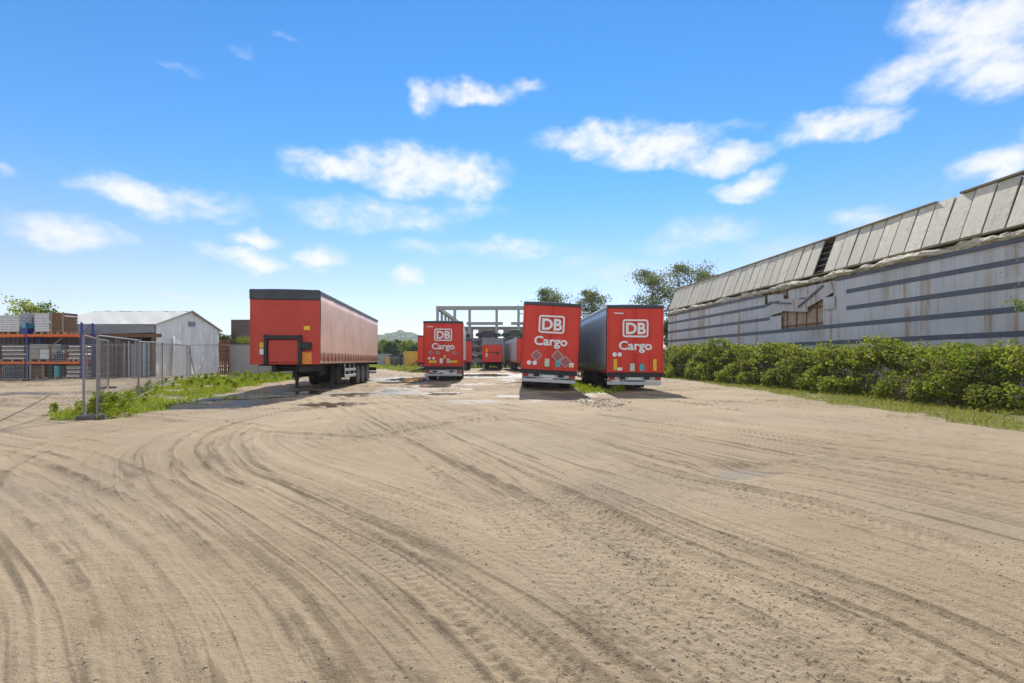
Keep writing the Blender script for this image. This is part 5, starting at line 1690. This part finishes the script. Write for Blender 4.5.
C1 = clumps(WEEDS, 170, 0.12, 0.42, 1, 0.06, 90)
C2 = clumps([(-10.5, 11.1), (-9.7, 11.4), (-9.75, 12.6), (-11.2, 12.8)], 20, 0.35, 0.62, 8, 0.06, 190)
C = np.concatenate([C1, C2])
tag(leaf_mesh('weeds', C, RNG.uniform(0.05, 0.11, len(C)), M['weed'], up=0.2), 'lush bright green weeds growing up through the mesh fence', 'weeds', kind='stuff')
C3 = clumps([(3.0, 20.2), (4.3, 20.0), (4.3, 24), (3.2, 24)], 8, 0.12, 0.32, 9, 0.06, 60)
C4 = clumps([(4.3, 20.1), (5.1, 20.1), (5.1, 20.8), (4.3, 20.8)], 5, 0.2, 0.36, 10, 0.06, 60)
tag(leaf_mesh('tall_weeds', np.concatenate([C3, C4]), RNG.uniform(0.05, 0.1, len(C3) + len(C4)), M['weed'], up=0.2), 'tall yellow green weeds at the rear wheels of the upright trailer', 'weeds', kind='stuff')

# ------------------------------------------------------------------ bramble hedge
def mound_points(ells, n, thick=0.30):
    E = np.array(ells)        # cx cy cz rx ry rz
    area = (E[:, 3] * E[:, 4] + E[:, 4] * E[:, 5] + E[:, 3] * E[:, 5])
    pick = RNG.choice(len(E), size=n * 3, p=area / area.sum())
    d = RNG.normal(size=(n * 3, 3)); d /= np.linalg.norm(d, axis=1, keepdims=True)
    rr = 1.0 + 0.10 - thick * RNG.random(n * 3) ** 1.4 + 0.05 * RNG.normal(size=n * 3)
    e = E[pick]
    P = e[:, :3] + d * e[:, 3:] * rr[:, None]
    # lumps: only keep twigs where the noise says growth is thick
    q = fbm(P[:, 1] * 1.9 + P[:, 0] * 0.8, P[:, 2] * 2.3 + P[:, 0] * 0.9, 3, 700)
    P = P + d * ((q - 0.5) * 1.0)[:, None]
    keep = P[:, 2] > 0.02
    keep &= (q > 0.47) | (rr < 0.80)
    inside = np.zeros(len(P), dtype=bool)
    for k_ in range(len(E)):
        v = (P - E[k_, :3]) / E[k_, 3:]
        inside |= ((v * v).sum(1) < 0.62) & (pick != k_)
    keep &= ~inside
    return P[keep][:n]


def hedge_x(y):
    return 14.55 - 0.012 * (y - 20)


def bush(label, y0, y1, ztop, n, mat, seed, name='bramble_bush', leaf=(0.06, 0.13), xoff=0.0, depth=1.45, group='brambles along the grey hall'):
    rg = np.random.default_rng(seed)
    yc = (y0 + y1) / 2; xc = hedge_x(yc) + xoff
    root = thing(name, label, 'bush', (xc, yc, 0), 0, group)
    ells = []
    y = y0
    while y < y1:
        s = rg.uniform(0.6, 1.15)
        zt = ztop * rg.uniform(0.66, 1.14)
        ells.append((rg.uniform(-0.15, 0.35), y - yc + 0.5, zt * 0.46, depth * rg.uniform(0.75, 0.95), s * 1.15, zt * 0.54))
        # lower skirt towards the yard
        ells.append((-depth * 0.55 + rg.uniform(-0.25, 0.15), y - yc + rg.uniform(-.2, .8), zt * 0.24, depth * 0.55, s, zt * rg.uniform(0.26, 0.40)))
        ells.append((-depth * 0.2 + rg.uniform(-0.35, 0.2), y - yc + rg.uniform(-.3, .9), zt * 0.55, depth * 0.5, s * 0.7, zt * rg.uniform(0.22, 0.34)))
        y += s * 1.15
    P = mound_points(ells, n)
    # canes and shoots that arch out of the mass
    mb = MB(); SH = [P]
    for k_ in range(int(9 * (y1 - y0))):
        bx, by = rg.uniform(-depth * 0.95, depth * 0.5), rg.uniform(y0, y1) - yc
        zb = ztop * (rg.uniform(0.78, 0.98) if bx > -depth * 0.5 else rg.uniform(0.3, 0.8))
        tip = np.array([bx - rg.uniform(0.1, 0.5), by + rg.uniform(-.5, .5), zb + rg.uniform(0.05, 0.42)])
        mb.path([(bx + 0.2, by, zb - 0.5), (bx, by, zb), tuple(tip)], [0.009, 0.007, 0.003], n=4)
        u = rg.random((26, 1)); SH.append(np.array([[bx, by, zb]]) * (1 - u) + tip[None] * u + rg.normal(size=(26, 3)) * 0.07)
    P = np.concatenate(SH)
    sz = np.where(RNG.random(len(P)) < 0.3, RNG.uniform(leaf[1] * 0.9, leaf[1] * 1.35, len(P)), RNG.uniform(leaf[0] * 0.8, leaf[1] * 0.9, len(P)))
    leaf_mesh('foliage', P, sz, mat, root, up=0.45, aspect=0.75)
    for k_ in range(int(16 * (y1 - y0))):
        bx, by = rg.uniform(-depth * 0.8, depth * 0.6), rg.uniform(y0, y1) - yc
        h = ztop * rg.uniform(0.5, 0.98); l1, l2 = rg.uniform(-0.5, 0.5), rg.uniform(-0.6, 0.6)
        mb.path([(bx, by, 0), (bx + l1 * 0.3, by + l2 * 0.3, h * 0.6), (bx + l1, by + l2, h)], [0.014, 0.010, 0.004], n=4)
    mb.build('canes', M['twig'], root)
    return root


bush('rounded bramble bush at the far end of the hedge, right beside the upright red trailer', 31.5, 43.0, 2.35, 26000, M['bramble'], 1, leaf=(0.09, 0.17), xoff=-0.3)
bush('bramble bush in front of the middle of the grey hall wall, before the rusty hole', 22.5, 31.5, 2.02, 34000, M['bramble'], 2, leaf=(0.07, 0.14))
bush('dense dark green bramble bush between the rusty hole and the right end of the hedge', 16.2, 22.5, 1.84, 38000, M['bramble'], 3, leaf=(0.055, 0.115))
bush('nearest bramble bush at the right edge of the yard, below the lime green shoots', 10.0, 16.2, 1.68, 42000, M['bramble'], 4, leaf=(0.045, 0.10), xoff=-0.1)
# young lime shoots over the near end, dry patch in front
root = thing('lime_shoots', 'bright lime green leafy shoots rising over the near end of the bramble hedge', 'shrub', (14.7, 14.0, 0))
mb = MB(); PP = []
rg = np.random.default_rng(8)
for k in range(34):
    bx, by = rg.uniform(-1.25, 0.6), rg.uniform(-1.9, 2.3)
    zt = 1.62 + rg.uniform(-0.25, 0.42) - 0.12 * max(0, -by)
    tip = Vector((bx + rg.uniform(-.4, .4), by + rg.uniform(-.4, .4), zt))
    mb.path([(bx, by, 0), (bx, by, zt * 0.6), tuple(tip)], [0.015, 0.011, 0.004], n=5)
    m_ = 130
    t = rg.random(m_)
    PP.append(np.stack([tip.x + rg.normal(size=m_) * 0.17, tip.y + rg.normal(size=m_) * 0.17, tip.z - t * 0.75], 1))
PP = np.concatenate(PP)
leaf_mesh('foliage', PP, RNG.uniform(0.05, 0.12, len(PP)), M['lime'], root, up=0.3, aspect=0.5)
mb.build('canes', M['twig'], root)
root = thing('dry_bramble', 'dry pinkish brown bramble patch in front of the green hedge near its right end', 'bush', (13.25, 14.6, 0))
P = mound_points([(0, 0, 0.45, 0.55, 1.0, 0.55), (0.1, 0.7, 0.4, 0.5, 0.8, 0.45), (0.2, -0.6, 0.3, 0.4, 0.6, 0.4)], 2600, 0.5)
leaf_mesh('foliage', P, RNG.uniform(0.04, 0.09, len(P)), M['dry'], root)
mb = MB()
for k in range(70):
    bx, by = rg.uniform(-.4, .4), rg.uniform(-.9, 1.1)
    mb.path([(bx, by, 0), (bx + rg.uniform(-.2, .2), by + rg.uniform(-.3, .3), 0.5), (bx + rg.uniform(-.4, .4), by + rg.uniform(-.5, .5), rg.uniform(.6, 1.1))], [0.008, 0.007, 0.003], n=4)
mb.build('canes', M['twig'], root)
# overhanging sprig of a tree standing off to the right
root = thing('young_tree', 'lime green leafy branch reaching in at the right edge in front of the hall', 'tree', (15.75, 13.6, 0))
mb = MB(); mb.path([(0, 0, 0), (0.05, 0, 1.6), (-0.05, 0.1, 3.0), (0.1, 0, 4.4)], [0.06, 0.05, 0.04, 0.02])
mb.path([(-0.05, 0.1, 2.9), (-0.5, 0.2, 3.05), (-0.95, 0.3, 3.02)], [0.02, 0.012, 0.005])
mb.build('trunk', M['bark'], root)
t = RNG.random(230); P = np.stack([-0.1 - 0.95 * t, 0.1 + 0.25 * t, 3.0 + 0.05 * t], 1) + RNG.normal(size=(230, 3)) * 0.10
P2 = np.stack([RNG.normal(size=1500) * 0.55 + 0.3, RNG.normal(size=1500) * 0.6, 4.3 + RNG.normal(size=1500) * 0.5], 1)
P2 = P2[P2[:, 0] > -0.2]
P = np.concatenate([P, P2])
leaf_mesh('crown', P, RNG.uniform(0.06, 0.13, len(P)), M['lime'], root, up=0.3, aspect=0.45)

# ------------------------------------------------------------------ trees
def tree(label, x, y, h, spread, mat, seed, name='tree', crown_base=0.25, dens=1.0, leaf=0.16, sparse=0.25, group='trees beyond the yard'):
    rg = np.random.default_rng(seed)
    z0 = gzf(x, y)
    root = thing(name, label, 'tree', (x, y, z0), rg.uniform(0, 6), group)
    mb = MB()
    rb = 0.035 * h * 0.55
    tp = [(0, 0, -0.05)]
    for k in range(1, 7):
        tp.append((rg.normal() * 0.02 * h * k / 6, rg.normal() * 0.02 * h * k / 6, h * 0.95 * k / 6))
    mb.path(tp, [rb * (1 - 0.86 * k / 6) for k in range(7)], n=8)
    C = []
    nl = int(13 + 5 * dens)
    for k in range(nl):
        t = crown_base + (0.97 - crown_base) * (k + rg.random() * 0.8) / nl
        zi = h * 0.95 * t
        i = min(5, int(t * 6)); f = t * 6 - i
        p0 = Vector(tp[i]).lerp(Vector(tp[min(6, i + 1)]), f)
        az = k * 2.4 + rg.uniform(-.5, .5)
        prof = math.sin(PI * min(1, max(0.08, (t - crown_base) / (1 - crown_base) * 0.82 + 0.14)))
        ln = spread * (0.35 + 0.65 * prof) * rg.uniform(0.7, 1.12)
        rise = ln * rg.uniform(0.25, 0.8)
        p1 = p0 + Vector((math.cos(az) * ln * 0.5, math.sin(az) * ln * 0.5, rise * 0.65))
        p2 = p0 + Vector((math.cos(az) * ln, math.sin(az) * ln, rise))
        r0 = rb * (1 - 0.85 * t) * 0.55 + 0.012
        mb.path([p0, p1, p2], [r0, r0 * 0.6, r0 * 0.2], n=5)
        for q in range(5):
            u = rg.uniform(0.35, 1.05)
            c = p0.lerp(p1, u * 2) if u < 0.5 else p1.lerp(p2, (u - 0.5) * 2)
            c = c + Vector(rg.normal(size=3) * 0.16 * ln)
            if rg.random() < sparse: continue
            m_ = int(75 * dens)
            rad_ = 0.20 * ln * rg.uniform(0.6, 1.25) + 0.14
            g = rg.normal(size=(m_, 3)) * rad_ * np.array([1, 1, 0.7])
            C.append(np.array(c)[None] + g)
            e = c + Vector((0, 0, rad_ * 0.3))
            mb.path([p1, p1.lerp(c, 0.6), e], [r0 * 0.35, r0 * 0.2, r0 * 0.08], n=4)
    mb.build('trunk', M['bark'], root)
    C = np.concatenate(C)
    leaf_mesh('crown', C, leaf * RNG.uniform(0.6, 1.4, len(C)), mat, root, up=0.15, aspect=0.6)
    return root


def tree_px(label, px, ytop, Y, spread_px, mat, seed, **kw):
    s = F / Y
    tree(label, atx(px, Y), Y, (HOR - ytop) / s + EYE - gzf(atx(px, Y), Y), spread_px / s, mat, seed, **kw)


tree_px('loose grey green birch showing above the left shoulder of the leaning trailer', 550, 287, 62, 20, M['birch'], 21, dens=1.3, sparse=0.22, leaf=0.22, crown_base=0.3)
tree_px('smaller grey green birch showing between the leaning and the upright trailer', 592, 289, 66, 17, M['birch'], 22, dens=1.3, sparse=0.22, leaf=0.22, crown_base=0.3)
tree_px('slender birch just left of the far end of the hall roof', 652, 269, 60, 21, M['birch'], 23, dens=1.3, sparse=0.22, leaf=0.22, crown_base=0.25)
tree_px('broad grey green birch behind the far end of the hall roof', 690, 264, 58, 24, M['birch'], 24, dens=1.4, sparse=0.2, leaf=0.22, crown_base=0.3)
tree_px('birch top showing over the hall roof, right of the broad birch', 711, 268, 64, 11, M['birch'], 25, dens=1.4, sparse=0.1, leaf=0.22, crown_base=0.35)
tree_px('low dark tree filling the gap between the upright trailer and the hall', 672, 318, 55, 9, M['treegreen'], 26, dens=1.2, leaf=0.22, crown_base=0.12)
tree_px('green leafy tree top rising over the wrapped loads on the rack', 25, 302, 45, 16, M['weed'], 27, dens=0.55, leaf=0.22, crown_base=0.5, sparse=0.55)
tree_px('thin leafy tree top right of the other one over the racks', 41, 301, 46, 9, M['treegreen'], 28, dens=0.5, leaf=0.22, crown_base=0.5, sparse=0.55)
tree_px('dark bush top peeping out between the tent gable and the raised container', 216, 328, 41, 3.5, M['treegreen'], 29, dens=0.7, leaf=0.14, crown_base=0.35)
tree_px('pale green bush behind the lattice gate left of the raised container', 225, 335, 41.2, 4.5, M['birch'], 30, dens=0.8, leaf=0.14, crown_base=0.3)
names_ = ['light green round tree', 'mid green round tree', 'yellowish green tree', 'dark green tree', 'dull green tree', 'pale green tree']
places = ['behind the rear edge of the pink-sided trailer', 'behind the pale grey container', 'behind the yellow skip', 'behind the dark van', 'behind the dark shed', 'behind the yellow container']
for k, (px, yt, Y) in enumerate(((376, 344, 108), (384, 341, 112), (392, 343, 105), (400, 341, 115), (408, 342, 110), (417, 344, 104))):
    tree_px(f'{names_[k]} low on the horizon {places[k]}', px, yt, Y, 6.5, [M['treegreen'], M['weed'], M['treegreen']][k % 3], 40 + k, dens=1.2, leaf=0.34, crown_base=0.1, sparse=0.05)
for k, (px, yt, Y) in enumerate(((455, 340, 135), (485, 338, 138), (515, 340, 136))):
    tree_px(['dark green tree low behind the left part of the brick wall', 'dark green tree low behind the middle of the brick wall', 'dark green tree low behind the right part of the brick wall'][k], px, yt, Y, 8, M['treegreen'], 60 + k, dens=1.0, leaf=0.4, crown_base=0.1, sparse=0.05)
# weeds on top of the low concrete wall
for k, px in enumerate((239.5, 247)):
    root = thing('wall_shrub', ['bright green tuft growing on top of the pale concrete wall, left one', 'bright green tuft growing on top of the pale concrete wall beside the trailer nose'][k], 'shrub', (atx(px, 38), 38.1, 0.3 + 2.43), 0)
    P = RNG.normal(size=(260, 3)) * np.array([0.17, 0.12, 0.17]) + np.array([0, 0, 0.25]); P = P[P[:, 2] > 0.02]
    leaf_mesh('foliage', P, RNG.uniform(0.06, 0.12, len(P)), M['weed'], root)
    MB().path([(0, 0, 0), (0.02, 0, 0.3)], [0.012, 0.006]).build('stem', M['twig'], root)

# ------------------------------------------------------------------ hill on the horizon
hx = np.linspace(-760, 120, 150); hy = np.linspace(900, 1700, 50)
HXX, HYY = np.meshgrid(hx, hy)
pk = np.interp(HXX, [-760, -640, -480, -360, -290, -236, -215, -170, -120, -40, 120], [0, 8, 22, 34, 44, 52, 50, 34, 16, 6, 0])
HZ = pk * np.sin(PI * np.clip((HYY - 900) / 800, 0, 1)) ** 0.8 * 1.0 + 5 * (fbm(HXX * 0.02, HYY * 0.02, 4, 5) - 0.4) * (pk > 2) * np.sin(PI * np.clip((HYY - 900) / 800, 0, 1)) - 0.6
HXW = HXX * (HYY / 1000.0)
Vh = np.stack([HXW, HYY, HZ * (HYY / 1000.0) * 1.12], -1).reshape(-1, 3)
Qh = np.concatenate([np.stack([j * 150 + np.arange(149), j * 150 + np.arange(149) + 1, (j + 1) * 150 + np.arange(149) + 1, (j + 1) * 150 + np.arange(149)], 1) for j in range(49)])
M['hill'] = paint('wooded hillside', (0.045, 0.055, 0.025), 0.95, dirt=0.6, dirtcol=(0.10, 0.095, 0.05), scale=0.02)
hill = fast_mesh('hill', Vh, Qh, M['hill'], smooth=True)
tag(hill, kind='structure')
nt_ = 9000
tx = RNG.uniform(-600, 60, nt_); ty = RNG.uniform(980, 1320, nt_)
kx = np.clip(((tx + 760) / 880 * 149), 0, 148.9); ky = np.clip((ty - 900) / 800 * 49, 0, 48.9)
zt = HZ[ky.astype(int), kx.astype(int)]
kk = zt > 3; tx, ty, zt = tx[kk], ty[kk], zt[kk]
P = np.stack([tx * ty / 1000, ty, zt * ty / 1000 * 1.12 + 1.0], 1)
P = np.repeat(P, 3, 0) + RNG.normal(size=(len(P) * 3, 3)) * np.array([2.0, 2.0, 1.6])
tag(leaf_mesh('hill_woods', P, RNG.uniform(4, 8, len(P)), M['treegreen'], up=0.5, aspect=0.9), 'hazy woods covering the distant hill', 'woods', kind='stuff')
tw = thing('lookout_tower', 'tiny square tower on the crest of the distant hill', 'tower', (-236 * 1.25, 1250, 0))
zt_ = 52 * 1.25 * 1.12
MB().box(-5, 5, -5, 5, zt_ - 22, zt_ + 6).build('shaft', M['concrete'], tw)
MB().box(-6, 6, -6, 6, zt_ + 6.01, zt_ + 7.5).build('parapet', M['concrete'], tw)

# look of the daylight
SUN_E, SKY_S, EXPO = 3.7, 0.15, 0.80
CLOUD = 3.95
BACKC = 6.5
SKY_HUE, SKY_SAT, SKY_VAL = 0.500, 1.32, 0.66
HAZE = 0.0003
# ------------------------------------------------------------------ sun, sky, camera
S = Vector((0.07, 1.10, 1.0)).normalized()
sun = bpy.data.lights.new('sun', 'SUN'); sun.energy = SUN_E; sun.angle = R(0.5); sun.color = (1.0, 0.955, 0.88)
so = bpy.data.objects.new('sun', sun); COL.objects.link(so)
so.rotation_euler = S.to_track_quat('Z', 'Y').to_euler(); so.location = (0, 0, 40)

world = bpy.data.worlds.new('World'); scene.world = world; world.use_nodes = True
wn = world.node_tree; wn.nodes.clear()
t = NT(wn)
sky = t.n('ShaderNodeTexSky', sky_type='NISHITA')
sky.sun_disc = False
sky.sun_elevation = math.asin(S.z); sky.sun_rotation = math.atan2(S.x, S.y)
sky.air_density = 1.0; sky.dust_density = 0.0; sky.ozone_density = 3.0; sky.altitude = 50
gen = t.n('ShaderNodeTexCoord').outputs['Generated']
sep = t.n('ShaderNodeSeparateXYZ'); t.l(gen, sep.inputs[0])
az = t.math('ARCTAN2', sep.outputs[0], sep.outputs[1])
el = t.math('ARCSINE', sep.outputs[2])
comb = t.n('ShaderNodeCombineXYZ'); t.l(az, comb.inputs[0]); t.l(t.math('MULTIPLY', el, 1.55), comb.inputs[1])
base = comb.outputs[0]
n_a = t.noise(base, 7.0, 7, 0.60)
n_b = t.noise(base, 17.0, 8, 0.58)
n_w = t.noise(t.mapping(base, (1, 1, 1), (5.3, 1.7, 2.2)), 9.0, 4, 0.6)
wx = t.math('MULTIPLY_ADD', t.math('SUBTRACT', n_a, 0.5), 0.10, az)
wy = t.math('MULTIPLY_ADD', t.math('SUBTRACT', n_w, 0.5), 0.08, el)


def azel(px, py):
    a = math.atan((px - 512) / F)
    return a, math.atan((HOR - py) / F * math.cos(a))


# clouds: (px, py, half width px, half height px, strength)
CL = [(425, 172, 72, 22, 1.0), (335, 166, 50, 14, 0.85), (470, 186, 36, 16, 0.8), (380, 215, 90, 14, 0.62), (138, 195, 62, 15, 0.95), (195, 203, 60, 10, 0.6), (60, 234, 58, 13, 0.9), (115, 234, 24, 9, 0.6),
      (252, 238, 24, 8, 0.9), (250, 260, 42, 10, 0.9), (322, 256, 26, 12, 0.95), (472, 96, 44, 11, 0.8), (424, 97, 16, 15, 0.75), (525, 89, 22, 8, 0.6), (600, 138, 58, 13, 0.85), (660, 148, 55, 15, 0.95), (725, 158, 46, 11, 0.9),
      (745, 187, 34, 13, 1.0), (838, 126, 52, 16, 0.95), (885, 128, 28, 9, 0.7), (985, 35, 75, 44, 1.0), (910, 74, 60, 18, 0.85), (1000, 78, 50, 18, 0.9), (945, 12, 40, 26, 0.8), (992, 164, 42, 16, 0.95), (510, 249, 56, 10, 0.62), (420, 249, 30, 8, 0.5), (700, 236, 62, 15, 0.55), (860, 214, 38, 10, 0.6),
      (407, 273, 17, 9, 0.95), (585, 262, 40, 8, 0.4), (236, 49, 18, 6, 0.42), (282, 33, 16, 5, 0.3), (180, 66, 22, 4, 0.35), (188, 302, 30, 8, 0.5), (640, 275, 60, 14, 0.5), (790, 258, 60, 18, 0.45), (0, 165, 18, 6, 0.5), (470, 210, 40, 10, 0.5), (740, 128, 30, 5, 0.3), (1060, 120, 40, 20, 0.8), (-60, 210, 60, 16, 0.8), (-150, 150, 70, 25, 0.9), (1200, 60, 90, 40, 0.9)]
env = None
for (px, py, hw, hh, st) in CL:
    a0, e0 = azel(px, py)
    a1, _ = azel(px + hw, py); a2, _ = azel(px - hw, py); _, e1 = azel(px, py - hh); _, e2 = azel(px, py + hh)
    wa, we = (a1 - a2) / 2 * 1.42, (e1 - e2) / 2 * 1.58
    u = t.math('MULTIPLY', t.math('SUBTRACT', wx, a0), 1 / wa)
    v = t.math('MULTIPLY', t.math('SUBTRACT', wy, e0), 1 / we)
    q = t.math('ADD', t.math('MULTIPLY', u, u), t.math('MULTIPLY', v, v))
    g = t.math('MULTIPLY', t.math('SUBTRACT', 1.0, q, clamp=True), st)
    env = g if env is None else t.math('MAXIMUM', env, g)
# unseen cumulus beside and behind the camera, added as fill light
out_ = t.ramp(t.math('ABSOLUTE', az), 0.95, 1.25)
oth = t.math('MULTIPLY', t.math('MULTIPLY', t.ramp(t.noise(base, 2.6, 5, 0.55), 0.40, 0.56), out_), t.ramp(el, 0.02, 0.10))
env = t.math('MAXIMUM', env, oth)
den = t.math('ADD', env, t.math('MULTIPLY', t.math('SUBTRACT', n_b, 0.5), t.math('MULTIPLY', t.math('ADD', env, 0.12), 1.6)))
n_c = t.noise(base, 48.0, 5, 0.6)
den = t.math('ADD', den, t.math('MULTIPLY', t.math('SUBTRACT', n_a, 0.5), 0.35))
den = t.math('ADD', den, t.math('MULTIPLY', t.math('SUBTRACT', n_c, 0.5), t.math('MULTIPLY', t.math('ADD', env, 0.05), 0.7)))
alpha = t.math('MULTIPLY', t.ramp(den, 0.05, 1.15), t.ramp(el, -0.005, 0.02))
alpha = t.math('MULTIPLY', alpha, 0.93)
shade = t.ramp(t.math('ADD', den, t.math('MULTIPLY', t.math('SUBTRACT', n_w, 0.5), 1.0)), 0.1, 0.9)
ccol = t.mix(shade, c4([u * CLOUD for u in (0.80, 0.88, 1.0)]), c4([u * CLOUD for u in (1.0, 1.0, 1.0)]))
# the added clouds behind the camera are brightened to fill shaded faces
ccol = t.mix(t.ramp(t.math('ABSOLUTE', az), 1.2, 1.9), ccol, c4((BACKC, BACKC, BACKC * 0.98)))
hs = t.n('ShaderNodeHueSaturation'); hs.inputs['Hue'].default_value = SKY_HUE; hs.inputs['Saturation'].default_value = SKY_SAT; hs.inputs['Value'].default_value = SKY_VAL
t.l(sky.outputs[0], hs.inputs['Color'])
hz_ = t.n('ShaderNodeHueSaturation'); hz_.inputs['Hue'].default_value = 0.545; hz_.inputs['Saturation'].default_value = 0.85; hz_.inputs['Value'].default_value = SKY_VAL * 0.80
t.l(sky.outputs[0], hz_.inputs['Color'])
skc = t.mix(t.ramp(el, -0.02, 0.36), hz_.outputs[0], hs.outputs[0])
col = t.mix(alpha, skc, ccol)
bg = t.n('ShaderNodeBackground'); t.l(col, bg.inputs[0]); bg.inputs[1].default_value = SKY_S
ow = t.n('ShaderNodeOutputWorld'); t.l(bg.outputs[0], ow.inputs[0])

# thin air between us and the hill
if HAZE > 0:
    hz = MB().box(-4150, 4150, -4150, 4150, -3.0, 98).build('haze', None)
    tag(hz, kind='stuff')
    m, tt, out = new_mat('haze air')
    pv = tt.n('ShaderNodeVolumePrincipled'); pv.inputs['Density'].default_value = HAZE; pv.inputs['Color'].default_value = c4((0.80, 0.86, 0.95)); pv.inputs['Anisotropy'].default_value = 0.2
    tt.l(pv.outputs[0], out.inputs['Volume'])
    hz.data.materials.append(m)

cam = bpy.data.cameras.new('camera'); co = bpy.data.objects.new('camera', cam); COL.objects.link(co)
cam.sensor_width = 36.0; cam.sensor_fit = 'HORIZONTAL'; cam.lens = F / 1024 * 36.0
co.location = (0, 0, EYE); co.rotation_euler = (R(90), 0, 0)
cam.shift_y = (HOR - 341.5) / 1024.0
cam.clip_start = 0.05; cam.clip_end = 9000
scene.camera = co

vs_ = scene.view_settings
scene.display_settings.display_device = 'sRGB'
vs_.view_transform = 'Standard'; vs_.look = 'None'; vs_.exposure = EXPO; vs_.gamma = 1.0; vs_.use_curve_mapping = False
scene.render.engine = 'CYCLES'
scene.cycles.max_bounces = 6; scene.cycles.diffuse_bounces = 3; scene.cycles.glossy_bounces = 2; scene.cycles.transmission_bounces = 3; scene.cycles.volume_bounces = 0
scene.cycles.use_denoising = True
scene.cycles.volume_step_rate = 4.0; scene.cycles.volume_max_steps = 32
scene.cycles.caustics_reflective = False; scene.cycles.caustics_refractive = False
